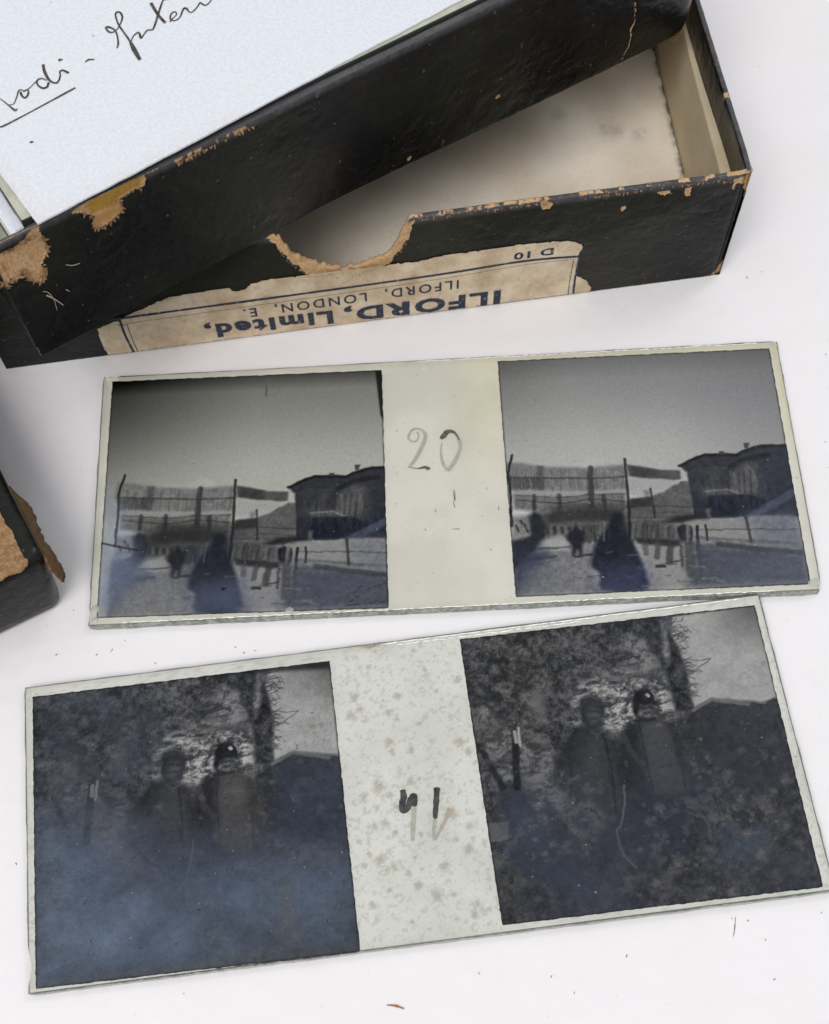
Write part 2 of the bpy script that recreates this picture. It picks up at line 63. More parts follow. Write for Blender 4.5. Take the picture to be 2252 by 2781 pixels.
 'ops41': [["n",[36,92,30,0],0.002,1.0,[[-0.3,-0.2],[1.3,-0.2],[1.3,1.3],[-0.3,1.3]]],["n",[36,62,12,0],0.2,0.7,[[0,0.75],[1,0.6],[1,1],[0,1]]],["n",[40,110,34,0],0.03,0.8,[[0.164,0.125],[0.213,0.138],[0.265,0.216],[0.246,0.338],[0.199,0.318],[0.164,0.258]]],["p",92,0.02,0.75,[[0.212,0.23],[0.233,0.215],[0.25,0.242],[0.243,0.31],[0.211,0.317],[0.203,0.27]]],["n",[52,130,30,1],0.04,0.8,[[0.533,0.065],[0.62,0.083],[0.639,0.186],[0.59,0.243],[0.527,0.171]]],["n",[52,160,34,1],0.03,0.95,[[0.367,0.215],[0.446,0.196],[0.518,0.22],[0.57,0.213],[0.633,0.221],[0.657,0.259],[0.665,0.351],[0.633,0.388],[0.486,0.4],[0.411,0.401],[0.406,0.359],[0.397,0.261],[0.358,0.269],[0.342,0.364],[0.314,0.364],[0.339,0.267]]],["n",[60,140,22,1],0.03,0.7,[[0.428,0.152],[0.577,0.178],[0.58,0.228],[0.445,0.203]]],["p",36,0.03,0.8,[[0.001,0.203],[0.053,0.188],[0.11,0.279],[0.106,0.348],[0.063,0.301],[0.033,0.242]]],["n",[50,150,40,0],0.02,0.8,[[0.024,0.241],[0.076,0.251],[0.071,0.33],[0.016,0.326]]],["p",146,0.006,1,[[0.718,0.008],[1.002,-0.0],[1.011,0.357],[0.989,0.347],[0.953,0.358],[0.79,0.322],[0.723,0.35],[0.725,0.275],[0.728,0.204],[0.717,0.132],[0.704,0.08]]],["n",[126,158,8,0],0.05,0.5,[[0.726,0.032],[0.987,0.022],[0.99,0.337],[0.793,0.311],[0.725,0.331]]],["n",[30,74,40,0],0.01,0.95,[[0.625,0.004],[0.672,0.01],[0.704,0.08],[0.717,0.132],[0.728,0.204],[0.724,0.289],[0.725,0.351],[0.664,0.357],[0.662,0.267],[0.658,0.188],[0.619,0.119],[0.615,0.054]]],["n",[80,140,24,0],0.01,0.9,[[0.673,0.014],[0.69,0.027],[0.687,0.135],[0.672,0.187],[0.66,0.167],[0.674,0.083]]],["l",74,0.004,0.75,[[0.719,0.168],[0.774,0.182],[0.813,0.18]]],["l",74,0.004,0.75,[[0.727,0.226],[0.762,0.212],[0.797,0.192],[0.809,0.183]]],["l",74,0.004,0.75,[[0.726,0.229],[0.767,0.217],[0.778,0.225]]],["l",74,0.004,0.75,[[0.704,0.08],[0.738,0.069],[0.762,0.065]]],["l",74,0.004,0.75,[[0.697,0.05],[0.737,0.04],[0.757,0.072]]],["l",74,0.004,0.75,[[0.714,0.03],[0.746,0.027],[0.755,0.017]]],["l",74,0.004,0.75,[[0.705,0.109],[0.745,0.099],[0.757,0.086]]],["l",74,0.004,0.75,[[0.727,0.176],[0.752,0.165]]],["l",74,0.004,0.75,[[0.725,0.254],[0.742,0.277]]],["l",74,0.004,0.75,[[0.718,0.302],[0.746,0.291]]],["l",74,0.004,0.75,[[0.713,0.131],[0.734,0.127]]],["l",74,0.004,0.75,[[0.705,0.043],[0.73,0.014]]],["l",74,0.004,0.75,[[0.693,0.035],[0.704,0.01]]],["l",74,0.004,0.75,[[0.718,0.074],[0.753,0.093]]],["l",74,0.004,0.75,[[0.726,0.233],[0.748,0.246]]],["l",74,0.004,0.75,[[0.726,0.197],[0.752,0.193],[0.764,0.202]]],["l",74,0.004,0.75,[[0.716,0.052],[0.755,0.05],[0.769,0.077]]],["l",75,0.003,0.7,[[0.72,0.169],[0.729,0.169],[0.736,0.175]]],["l",66,0.003,0.7,[[0.722,0.284],[0.728,0.286],[0.732,0.292]]],["l",73,0.003,0.7,[[0.696,0.019],[0.704,0.016],[0.711,0.019]]],["l",77,0.003,0.7,[[0.723,0.195],[0.736,0.187],[0.752,0.187]]],["l",72,0.003,0.7,[[0.694,0.012],[0.707,0.009],[0.719,0.015]]],["l",64,0.003,0.7,[[0.708,0.079],[0.724,0.079],[0.738,0.091]]],["l",66,0.003,0.7,[[0.72,0.167],[0.729,0.168],[0.736,0.175]]],["l",80,0.003,0.7,[[0.712,0.117],[0.73,0.122],[0.741,0.142]]],["l",62,0.003,0.7,[[0.722,0.287],[0.732,0.289],[0.738,0.298]]],["l",66,0.003,0.7,[[0.723,0.196],[0.733,0.194],[0.742,0.198]]],["l",68,0.003,0.7,[[0.713,0.123],[0.721,0.121],[0.73,0.124]]],["l",68,0.003,0.7,[[0.716,0.14],[0.728,0.143],[0.737,0.155]]],["l",66,0.003,0.7,[[0.707,0.078],[0.719,0.074],[0.73,0.078]]],["l",70,0.003,0.7,[[0.718,0.157],[0.728,0.149],[0.741,0.145]]],["l",80,0.003,0.7,[[0.724,0.209],[0.738,0.21],[0.75,0.221]]],["l",77,0.003,0.7,[[0.712,0.111],[0.721,0.111],[0.729,0.117]]],["l",67,0.003,0.7,[[0.71,0.094],[0.717,0.092],[0.726,0.094]]],["l",79,0.003,0.7,[[0.721,0.307],[0.734,0.299],[0.75,0.298]]],["l",62,0.003,0.7,[[0.724,0.215],[0.737,0.211],[0.75,0.216]]],["l",63,0.003,0.7,[[0.698,0.024],[0.706,0.018],[0.718,0.017]]],["l",88,0.003,0.7,[[0.701,0.039],[0.712,0.037],[0.722,0.042]]],["l",67,0.003,0.7,[[0.724,0.203],[0.738,0.2],[0.752,0.206]]],["l",74,0.003,0.7,[[0.722,0.294],[0.736,0.297],[0.747,0.31]]],["l",87,0.003,0.7,[[0.723,0.267],[0.737,0.268],[0.748,0.279]]],["l",65,0.003,0.7,[[0.723,0.191],[0.735,0.185],[0.748,0.187]]],["l",89,0.003,0.7,[[0.704,0.056],[0.728,0.057],[0.748,0.074]]],["l",74,0.003,0.7,[[0.723,0.271],[0.728,0.27],[0.734,0.273]]],["l",73,0.003,0.7,[[0.722,0.295],[0.733,0.296],[0.742,0.305]]],["l",86,0.003,0.7,[[0.705,0.062],[0.712,0.057],[0.722,0.056]]],["l",61,0.003,0.7,[[0.723,0.192],[0.732,0.185],[0.743,0.183]]],["l",74,0.003,0.7,[[0.705,0.06],[0.726,0.061],[0.743,0.077]]],["l",73,0.003,0.7,[[0.707,0.077],[0.735,0.075],[0.76,0.093]]],["l",88,0.003,0.7,[[0.697,0.024],[0.704,0.017],[0.714,0.014]]],["l",67,0.003,0.7,[[0.72,0.166],[0.727,0.167],[0.732,0.173]]],["l",61,0.003,0.7,[[0.724,0.205],[0.733,0.208],[0.739,0.217]]],["l",64,0.003,0.7,[[0.723,0.276],[0.737,0.268],[0.753,0.269]]],["l",70,0.003,0.7,[[0.724,0.206],[0.738,0.209],[0.749,0.222]]],["l",72,0.003,0.7,[[0.724,0.216],[0.732,0.21],[0.742,0.208]]],["l",83,0.003,0.7,[[0.722,0.28],[0.737,0.269],[0.756,0.265]]],["l",67,0.003,0.7,[[0.721,0.307],[0.728,0.304],[0.736,0.306]]],["l",74,0.003,0.7,[[0.723,0.261],[0.736,0.266],[0.745,0.281]]],["l",62,0.003,0.7,[[0.708,0.08],[0.733,0.085],[0.752,0.108]]],["l",69,0.003,0.7,[[0.705,0.062],[0.73,0.066],[0.748,0.089]]],["l",62,0.003,0.7,[[0.708,0.078],[0.726,0.072],[0.745,0.077]]],["l",66,0.003,0.7,[[0.723,0.265],[0.738,0.262],[0.754,0.269]]],["l",88,0.003,0.7,[[0.721,0.306],[0.73,0.306],[0.738,0.313]]],["l",61,0.003,0.7,[[0.724,0.207],[0.729,0.208],[0.732,0.213]]],["l",64,0.003,0.7,[[0.724,0.223],[0.735,0.217],[0.748,0.218]]],["l",62,0.003,0.7,[[0.721,0.309],[0.737,0.305],[0.754,0.312]]],["l",73,0.003,0.7,[[0.717,0.147],[0.73,0.133],[0.75,0.127]]],["l",62,0.003,0.7,[[0.697,0.023],[0.712,0.009],[0.733,0.003]]],["l",77,0.003,0.7,[[0.704,0.054],[0.721,0.047],[0.739,0.053]]],["l",64,0.003,0.7,[[0.722,0.187],[0.735,0.182],[0.75,0.184]]],["l",66,0.003,0.7,[[0.707,0.077],[0.717,0.079],[0.725,0.087]]],["l",60,0.003,0.7,[[0.706,0.069],[0.713,0.067],[0.719,0.069]]],["l",83,0.003,0.7,[[0.716,0.141],[0.728,0.132],[0.744,0.129]]],["l",61,0.003,0.7,[[0.722,0.177],[0.732,0.177],[0.74,0.184]]],["l",64,0.003,0.7,[[0.715,0.134],[0.727,0.129],[0.741,0.131]]],["l",72,0.003,0.7,[[0.705,0.065],[0.718,0.067],[0.727,0.078]]],["l",81,0.003,0.7,[[0.722,0.297],[0.728,0.294],[0.735,0.294]]],["l",72,0.003,0.7,[[0.721,0.174],[0.726,0.173],[0.731,0.176]]],["l",61,0.003,0.7,[[0.693,0.006],[0.714,-0.007],[0.738,-0.007]]],["l",74,0.003,0.7,[[0.708,0.083],[0.734,0.094],[0.749,0.124]]],["l",85,0.003,0.7,[[0.724,0.22],[0.735,0.219],[0.745,0.226]]],["l",86,0.003,0.7,[[0.703,0.051],[0.711,0.052],[0.716,0.059]]],["l",73,0.003,0.7,[[0.723,0.201],[0.737,0.197],[0.752,0.201]]],["l",86,0.003,0.7,[[0.723,0.24],[0.733,0.231],[0.746,0.228]]],["l",87,0.003,0.7,[[0.722,0.295],[0.729,0.29],[0.738,0.289]]],["l",72,0.003,0.7,[[0.71,0.101],[0.728,0.084],[0.753,0.076]]],["l",72,0.003,0.7,[[0.724,0.22],[0.736,0.217],[0.747,0.221]]],["n",[36,62,34,0],0.008,0.95,[[0.724,0.353],[0.79,0.325],[0.886,0.348],[0.947,0.359],[0.99,0.349],[1.003,0.366],[0.98,0.664],[0.644,0.621],[0.657,0.391]]],["p",[46,49,60],0.03,0.55,[[0.727,0.386],[0.784,0.352],[0.981,0.377],[0.98,0.664],[0.656,0.623]]],["l",96,0.012,0.9,[[0.72,0.359],[0.789,0.327],[0.902,0.36]]],["l",110,0.005,0.8,[[0.79,0.323],[0.959,0.362]]],["n",[52,112,36,1],0.01,0.9,[[0.012,0.35],[0.125,0.35],[0.139,0.38],[0.255,0.435],[0.234,0.569],[0.065,0.548],[0.009,0.417]]],["n",[62,104,30,1],0.008,0.95,[[0.131,0.505],[0.231,0.518],[0.289,0.645],[0.311,0.752],[0.302,0.822],[0.271,0.754],[0.228,0.658],[0.192,0.605],[0.194,0.713],[0.157,0.656],[0.126,0.568]]],["p",[44,50,64],0.02,0.9,[[0.057,0.538],[0.127,0.533],[0.156,0.663],[0.192,0.723],[0.194,0.605],[0.227,0.665],[0.27,0.764],[0.259,0.908],[0.121,0.89],[0.025,0.757]]],["l",32,0.02,0.9,[[0.007,0.39],[0.039,0.468],[0.068,0.548]]],["l",28,0.024,0.95,[[0.134,0.362],[0.124,0.446],[0.113,0.554]]],["l",150,0.009,0.9,[[0.149,0.347],[0.143,0.411]]],["l",140,0.014,0.9,[[0.133,0.361],[0.133,0.396]]],["p",86,0.006,0.85,[[0.001,0.664],[0.071,0.664],[0.059,0.728],[-0.0,0.733]]],["l",30,0.005,0.7,[[-0.0,0.733],[0.059,0.728]]],["p",40,0.02,0.9,[[0.276,0.431],[0.288,0.419],[0.298,0.409],[0.308,0.4],[0.318,0.393],[0.326,0.389],[0.335,0.385],[0.344,0.381],[0.354,0.379],[0.363,0.378],[0.373,0.377],[0.383,0.378],[0.393,0.379],[0.404,0.381],[0.414,0.385],[0.424,0.39],[0.434,0.397],[0.444,0.405],[0.451,0.415],[0.457,0.428],[0.461,0.444],[0.463,0.462],[0.463,0.484],[0.461,0.509],[0.458,0.539],[0.454,0.571],[0.438,0.594],[0.41,0.607],[0.37,0.61],[0.319,0.604],[0.28,0.592],[0.254,0.576],[0.24,0.554],[0.238,0.527],[0.238,0.505],[0.24,0.486],[0.244,0.473],[0.25,0.463],[0.258,0.453],[0.266,0.443]]],["p",[47,49,58],0.03,0.85,[[0.344,0.504],[0.399,0.511],[0.439,0.526],[0.464,0.548],[0.474,0.579],[0.468,0.617],[0.461,0.656],[0.45,0.694],[0.438,0.733],[0.423,0.773],[0.406,0.798],[0.387,0.809],[0.366,0.807],[0.343,0.79],[0.323,0.769],[0.305,0.742],[0.291,0.711],[0.279,0.675],[0.27,0.64],[0.264,0.606],[0.261,0.573],[0.261,0.541],[0.275,0.519],[0.303,0.506]]],["p",52,0.035,0.8,[[0.367,0.396],[0.375,0.394],[0.383,0.392],[0.391,0.391],[0.398,0.392],[0.405,0.393],[0.411,0.397],[0.416,0.403],[0.42,0.411],[0.424,0.422],[0.427,0.435],[0.43,0.451],[0.432,0.47],[0.434,0.493],[0.434,0.515],[0.434,0.538],[0.433,0.56],[0.432,0.583],[0.422,0.599],[0.403,0.609],[0.377,0.611],[0.343,0.607],[0.319,0.596],[0.305,0.58],[0.302,0.557],[0.31,0.528],[0.318,0.501],[0.326,0.476],[0.334,0.453],[0.342,0.432],[0.351,0.415],[0.359,0.404]]],["p",62,0.04,0.6,[[0.376,0.418],[0.384,0.416],[0.391,0.417],[0.395,0.421],[0.398,0.428],[0.4,0.438],[0.4,0.452],[0.399,0.469],[0.397,0.489],[0.394,0.512],[0.389,0.53],[0.382,0.545],[0.373,0.554],[0.362,0.56],[0.353,0.558],[0.347,0.551],[0.343,0.537],[0.342,0.517],[0.343,0.498],[0.345,0.48],[0.349,0.462],[0.355,0.446],[0.361,0.433],[0.368,0.424]]],["p",54,0.04,0.7,[[0.322,0.508],[0.354,0.512],[0.38,0.519],[0.399,0.53],[0.411,0.543],[0.416,0.56],[0.419,0.579],[0.419,0.599],[0.418,0.621],[0.413,0.645],[0.407,0.661],[0.398,0.67],[0.387,0.671],[0.373,0.664],[0.359,0.656],[0.344,0.647],[0.329,0.637],[0.313,0.626],[0.3,0.612],[0.29,0.593],[0.283,0.57],[0.279,0.543],[0.284,0.523],[0.298,0.512]]],["l",34,0.007,0.8,[[0.414,0.401],[0.419,0.443],[0.422,0.497],[0.421,0.593]]],["l",34,0.006,0.7,[[0.41,0.533],[0.416,0.591],[0.412,0.675]]],["l",36,0.012,0.6,[[0.309,0.415],[0.294,0.467],[0.295,0.534],[0.281,0.586]]],["l",80,0.005,0.6,[[0.376,0.388],[0.395,0.405],[0.415,0.396]]],["l",74,0.005,0.5,[[0.395,0.412],[0.397,0.415]]],["l",74,0.005,0.5,[[0.39,0.442],[0.392,0.444]]],["l",74,0.005,0.5,[[0.385,0.471],[0.387,0.474]]],["l",74,0.005,0.5,[[0.38,0.5],[0.382,0.503]]],["l",74,0.005,0.5,[[0.375,0.529],[0.377,0.531]]],["p",38,0.008,0.97,[[0.365,0.277],[0.368,0.272],[0.372,0.269],[0.377,0.266],[0.383,0.264],[0.39,0.263],[0.397,0.262],[0.404,0.263],[0.411,0.264],[0.418,0.266],[0.424,0.269],[0.429,0.274],[0.432,0.279],[0.435,0.287],[0.437,0.294],[0.438,0.301],[0.438,0.309],[0.438,0.317],[0.437,0.325],[0.435,0.333],[0.432,0.341],[0.429,0.349],[0.425,0.356],[0.42,0.363],[0.415,0.368],[0.408,0.373],[0.402,0.376],[0.396,0.379],[0.391,0.38],[0.385,0.379],[0.38,0.378],[0.375,0.375],[0.37,0.371],[0.365,0.365],[0.362,0.358],[0.359,0.351],[0.357,0.343],[0.356,0.334],[0.356,0.325],[0.356,0.316],[0.357,0.307],[0.358,0.298],[0.36,0.29],[0.362,0.283]]],["p",80,0.016,0.75,[[0.383,0.309],[0.387,0.306],[0.392,0.304],[0.397,0.304],[0.403,0.304],[0.409,0.306],[0.415,0.309],[0.419,0.313],[0.422,0.318],[0.424,0.324],[0.424,0.331],[0.423,0.337],[0.421,0.344],[0.418,0.351],[0.414,0.357],[0.409,0.361],[0.405,0.365],[0.399,0.367],[0.394,0.368],[0.389,0.368],[0.385,0.366],[0.381,0.363],[0.378,0.358],[0.376,0.351],[0.375,0.342],[0.376,0.33],[0.377,0.321],[0.38,0.314]]],["p",52,0.01,0.7,[[0.379,0.27],[0.387,0.268],[0.395,0.267],[0.404,0.267],[0.412,0.269],[0.42,0.273],[0.426,0.278],[0.43,0.284],[0.433,0.291],[0.433,0.299],[0.431,0.304],[0.426,0.306],[0.418,0.306],[0.407,0.303],[0.397,0.301],[0.388,0.299],[0.38,0.299],[0.373,0.3],[0.367,0.299],[0.364,0.296],[0.363,0.291],[0.365,0.284],[0.368,0.279],[0.372,0.274]]],["l",88,0.005,0.6,[[0.373,0.271],[0.399,0.266],[0.425,0.277]]],["l",44,0.012,0.8,[[0.382,0.318],[0.397,0.32]]],["l",44,0.012,0.8,[[0.409,0.322],[0.422,0.326]]],["l",50,0.012,0.8,[[0.386,0.347],[0.398,0.345],[0.41,0.351]]],["l",70,0.006,0.6,[[0.401,0.324],[0.401,0.339]]],["p",92,0.03,0.8,[[0.311,0.638],[0.319,0.637],[0.327,0.638],[0.335,0.641],[0.344,0.646],[0.353,0.654],[0.361,0.662],[0.366,0.671],[0.369,0.68],[0.37,0.69],[0.369,0.699],[0.367,0.708],[0.362,0.717],[0.355,0.725],[0.349,0.729],[0.343,0.73],[0.336,0.726],[0.33,0.719],[0.324,0.709],[0.319,0.697],[0.313,0.683],[0.308,0.665],[0.306,0.652],[0.307,0.643]]],["l",44,0.01,0.7,[[0.303,0.643],[0.344,0.666],[0.361,0.703]]],["p",34,0.016,0.95,[[0.485,0.404],[0.492,0.396],[0.499,0.39],[0.506,0.383],[0.514,0.378],[0.523,0.374],[0.533,0.37],[0.544,0.368],[0.557,0.367],[0.571,0.367],[0.585,0.368],[0.598,0.371],[0.61,0.376],[0.621,0.382],[0.631,0.39],[0.639,0.4],[0.645,0.412],[0.649,0.426],[0.653,0.441],[0.655,0.458],[0.656,0.476],[0.656,0.496],[0.656,0.519],[0.657,0.545],[0.659,0.572],[0.66,0.602],[0.647,0.623],[0.619,0.634],[0.575,0.636],[0.517,0.629],[0.474,0.616],[0.447,0.598],[0.436,0.574],[0.44,0.545],[0.445,0.517],[0.451,0.492],[0.458,0.469],[0.465,0.448],[0.472,0.43],[0.479,0.415]]],["p",[38,42,54],0.04,0.9,[[0.564,0.532],[0.619,0.539],[0.658,0.553],[0.682,0.573],[0.691,0.601],[0.684,0.636],[0.675,0.673],[0.663,0.713],[0.65,0.757],[0.634,0.803],[0.613,0.836],[0.585,0.856],[0.55,0.864],[0.509,0.858],[0.479,0.845],[0.46,0.822],[0.452,0.79],[0.454,0.749],[0.458,0.708],[0.462,0.667],[0.467,0.626],[0.473,0.584],[0.491,0.554],[0.521,0.537]]],["p",62,0.022,0.88,[[0.549,0.375],[0.556,0.372],[0.564,0.371],[0.572,0.369],[0.581,0.369],[0.59,0.37],[0.599,0.372],[0.608,0.375],[0.616,0.379],[0.623,0.385],[0.629,0.393],[0.633,0.404],[0.636,0.417],[0.637,0.433],[0.638,0.452],[0.639,0.473],[0.641,0.498],[0.643,0.525],[0.644,0.551],[0.646,0.575],[0.648,0.598],[0.65,0.62],[0.644,0.635],[0.631,0.643],[0.609,0.645],[0.581,0.639],[0.559,0.629],[0.544,0.614],[0.536,0.594],[0.535,0.569],[0.535,0.545],[0.534,0.521],[0.534,0.499],[0.534,0.477],[0.534,0.456],[0.534,0.437],[0.535,0.42],[0.537,0.403],[0.54,0.391],[0.544,0.381]]],["p",70,0.06,0.7,[[0.576,0.399],[0.585,0.398],[0.593,0.401],[0.599,0.408],[0.603,0.418],[0.605,0.432],[0.606,0.449],[0.607,0.467],[0.608,0.489],[0.608,0.512],[0.608,0.535],[0.608,0.555],[0.608,0.575],[0.607,0.593],[0.604,0.607],[0.597,0.616],[0.586,0.62],[0.572,0.62],[0.562,0.614],[0.555,0.603],[0.551,0.585],[0.551,0.562],[0.55,0.539],[0.55,0.517],[0.549,0.496],[0.548,0.476],[0.548,0.458],[0.55,0.442],[0.552,0.428],[0.556,0.417],[0.561,0.408],[0.568,0.402]]],["p",63,0.018,0.88,[[0.536,0.542],[0.653,0.557],[0.657,0.624],[0.6,0.63],[0.548,0.627]]],["l",40,0.006,0.8,[[0.541,0.376],[0.538,0.431],[0.538,0.518],[0.54,0.615]]],["l",44,0.01,0.7,[[0.637,0.402],[0.642,0.471],[0.645,0.552],[0.644,0.619]]],["l",44,0.005,0.7,[[0.563,0.458],[0.588,0.457]]],["l",48,0.005,0.6,[[0.572,0.543],[0.616,0.542]]],["l",84,0.005,0.5,[[0.568,0.4],[0.569,0.402]]],["l",84,0.005,0.5,[[0.566,0.435],[0.567,0.438]]],["l",84,0.005,0.5,[[0.564,0.471],[0.566,0.473]]],["l",84,0.005,0.5,[[0.563,0.506],[0.564,0.508]]],["l",84,0.005,0.5,[[0.561,0.54],[0.563,0.542]]],["l",84,0.005,0.5,[[0.56,0.575],[0.561,0.577]]],["l",60,0.02,0.6,[[0.482,0.423],[0.497,0.48],[0.523,0.523]]],["l",30,0.01,0.7,[[0.528,0.374],[0.566,0.374],[0.592,0.37]]],["p",26,0.007,0.97,[[0.538,0.283],[0.541,0.276],[0.544,0.271],[0.548,0.267],[0.552,0.264],[0.558,0.262],[0.563,0.26],[0.569,0.26],[0.576,0.261],[0.583,0.262],[0.59,0.265],[0.595,0.269],[0.6,0.273],[0.605,0.278],[0.608,0.284],[0.61,0.291],[0.611,0.298],[0.611,0.305],[0.611,0.311],[0.609,0.316],[0.607,0.321],[0.604,0.324],[0.6,0.326],[0.596,0.326],[0.591,0.326],[0.585,0.325],[0.579,0.324],[0.573,0.324],[0.567,0.324],[0.561,0.326],[0.556,0.329],[0.551,0.334],[0.547,0.341],[0.543,0.349],[0.539,0.355],[0.536,0.358],[0.533,0.357],[0.531,0.355],[0.529,0.35],[0.528,0.345],[0.528,0.339],[0.528,0.331],[0.529,0.323],[0.529,0.316],[0.53,0.309],[0.532,0.302],[0.533,0.296],[0.535,0.289]]],["p",86,0.014,0.85,[[0.56,0.327],[0.566,0.325],[0.572,0.324],[0.578,0.323],[0.584,0.323],[0.589,0.323],[0.593,0.325],[0.595,0.328],[0.595,0.332],[0.594,0.338],[0.592,0.344],[0.59,0.348],[0.587,0.353],[0.583,0.357],[0.579,0.36],[0.574,0.362],[0.57,0.363],[0.566,0.363],[0.561,0.362],[0.558,0.361],[0.555,0.358],[0.552,0.355],[0.55,0.351],[0.549,0.347],[0.549,0.342],[0.549,0.337],[0.551,0.333],[0.555,0.33]]],["l",44,0.014,0.85,[[0.556,0.331],[0.569,0.331]]],["l",44,0.012,0.85,[[0.579,0.33],[0.59,0.333]]],["l",48,0.01,0.8,[[0.562,0.348],[0.58,0.348]]],["l",34,0.012,0.7,[[0.543,0.363],[0.561,0.369]]],["l",170,0.01,0.9,[[0.583,0.284],[0.586,0.288]]],["l",120,0.006,0.8,[[0.598,0.272],[0.607,0.289],[0.608,0.305]]],["l",100,0.006,0.8,[[0.453,0.589],[0.444,0.651],[0.42,0.724],[0.401,0.739],[0.404,0.791],[0.416,0.833],[0.442,0.867]]],["l",86,0.008,0.6,[[0.68,0.722],[0.692,0.759],[0.689,0.806]]],["l",80,0.006,0.5,[[0.712,0.706],[0.709,0.788]]],["l",80,0.008,0.5,[[0.636,0.71],[0.685,0.727]]],["p",[58,78,100],0.08,0.7,[[0.737,0.792],[0.86,0.793],[0.827,0.885],[0.7,0.876]]],["p",[52,66,86],0.06,0.6,[[0.219,0.876],[0.361,0.907],[0.337,0.971],[0.227,0.944]]],["p",[50,66,88],0.06,0.6,[[0.115,0.63],[0.172,0.686],[0.167,0.802],[0.084,0.709]]]],
 'win': {"20L":[[1.59,-1.03],[44.56,-1.61],[44.18,-43.65],[1.25,-42.96]],"20R":[[62.87,-1.11],[105.55,-1.46],[105.4,-43.14],[62.76,-42.9]],"41L":[[1.23,-1.68],[44.16,-1.99],[43.84,-44.13],[1.05,-43.56]],"41R":[[63.09,-1.16],[105.92,-1.73],[105.39,-43.5],[62.81,-43.12]]},
 'haze20L': [[[104,118,150],0.07,0.85,[[0.006,0.52],[0.044,0.537],[0.126,0.692],[0.162,0.806],[0.11,0.867],[0.03,0.946],[-0.003,1.006]]],[[96,110,140],0.1,0.6,[[0.018,0.744],[0.104,0.748],[0.157,0.82],[0.081,0.886],[0.018,0.953]]],[[96,100,112],0.1,0.55,[[-0.004,0.979],[0.029,0.926],[0.17,0.849],[0.328,0.869],[0.533,0.864],[0.523,1.013]]],[[60,70,98],0.07,0.65,[[0.341,0.883],[0.497,0.862],[0.523,1.007],[0.341,1.003]]],[[76,84,110],0.12,0.45,[[0.653,0.827],[1.013,0.842],[1.009,1.019],[0.535,1.0]]],[[48,52,66],0.07,0.55,[[0.224,0.668],[0.482,0.679],[0.49,0.82],[0.33,0.91],[0.229,0.809]]],[44,0.07,0.8,[[0.124,0.649],[0.223,0.639],[0.346,0.644],[0.347,0.694],[0.239,0.753],[0.141,0.749]]],[[128,122,112],0.05,0.35,[[0.008,0.979],[0.175,0.966],[0.332,0.972],[0.333,1.013]]]],
 'haze20R': [[[88,98,122],0.12,0.6,[[0.716,0.883],[1.02,0.861],[1.01,1.012],[0.732,1.012]]],[[78,86,110],0.1,0.5,[[0.87,0.714],[1.006,0.69],[0.999,0.996],[0.905,0.931]]],[[52,60,88],0.08,0.5,[[0.0,0.823],[0.104,0.844],[0.123,0.936],[-0.005,0.997]]],[[110,112,112],0.03,0.6,[[-0.011,0.986],[0.444,0.992],[1.007,0.989],[1.01,1.012],[-0.005,1.005]]]],
 'haze41L': [[[56,62,78],0.1,0.85,[[-0.006,-0.005],[0.337,-0.001],[0.434,0.143],[0.398,0.297],[0.336,0.383],[0.347,0.476],[0.595,0.605],[1.012,0.657],[1.004,1.007],[-0.009,1.006]]],[[64,76,96],0.14,0.85,[[-0.003,0.432],[0.288,0.514],[0.341,0.625],[1.008,0.693],[1.004,1.007],[-0.009,1.006]]],[[86,106,128],0.12,0.7,[[0.032,0.512],[0.195,0.563],[0.212,0.683],[0.065,0.68]]],[[84,104,124],0.12,0.7,[[0.001,0.694],[0.336,0.735],[0.327,0.969],[0.012,0.987]]],[[72,90,110],0.12,0.6,[[0.281,0.728],[1.005,0.722],[0.977,1.004],[0.368,0.974]]],[[48,58,78],0.05,0.85,[[0.783,0.37],[0.858,0.325],[0.999,0.359],[1.014,0.635],[0.764,0.604]]],[[92,88,84],0.06,0.6,[[0.094,0.242],[0.152,0.25],[0.143,0.311],[0.1,0.29]]],[[100,96,90],0.07,0.5,[[0.176,0.454],[0.247,0.463],[0.285,0.619],[0.243,0.584]]],[[78,74,70],0.03,0.8,[[0.776,0.723],[0.81,0.814],[0.833,0.952],[0.751,0.956]]],[[70,69,66],0.06,0.4,[[0.452,0.374],[0.516,0.39],[0.513,0.572],[0.469,0.597]]],[[76,75,68],0.05,0.45,[[0.616,0.388],[0.697,0.367],[0.736,0.418],[0.746,0.616],[0.602,0.613]]],[[84,82,74],0.03,0.5,[[-0.009,0.985],[0.504,0.969],[1.007,0.973],[1.011,1.008],[-0.002,1.013]]]],
 'dark41L': [[34,0.012,0.8,[[0.559,0.0],[1.004,-0.002],[1.003,0.029],[0.854,0.018],[0.707,0.008]]],[56,0.03,0.55,[[0.79,0.969],[0.885,0.974],[1.007,0.98],[1.004,1.011],[0.782,0.989]]]],
 'two': [[49.62,-13.52],[49.85,-14.28],[49.5,-15.13],[48.87,-15.27],[48.31,-14.81],[48.28,-14.18],[48.85,-13.16],[49.6,-12.96],[50.32,-13.25],[50.86,-14.1],[50.7,-15.2],[50.07,-16.64],[49.38,-18.07],[48.71,-19.13],[48.17,-19.7],[48.05,-19.94]],
 'two_base': [[48.11,-19.82],[49.29,-20.16],[49.91,-20.11],[50.54,-20.03],[51.0,-20.26],[51.16,-20.49]],
 'zero': [[53.17,-15.05],[53.72,-14.52],[54.17,-13.93],[54.81,-13.78],[55.52,-14.26],[56.07,-15.53],[56.16,-16.77],[55.73,-17.97],[55.15,-19.16],[54.58,-20.09],[54.13,-20.67],[53.55,-20.03],[53.19,-18.79],[53.12,-17.08],[53.35,-15.74]],
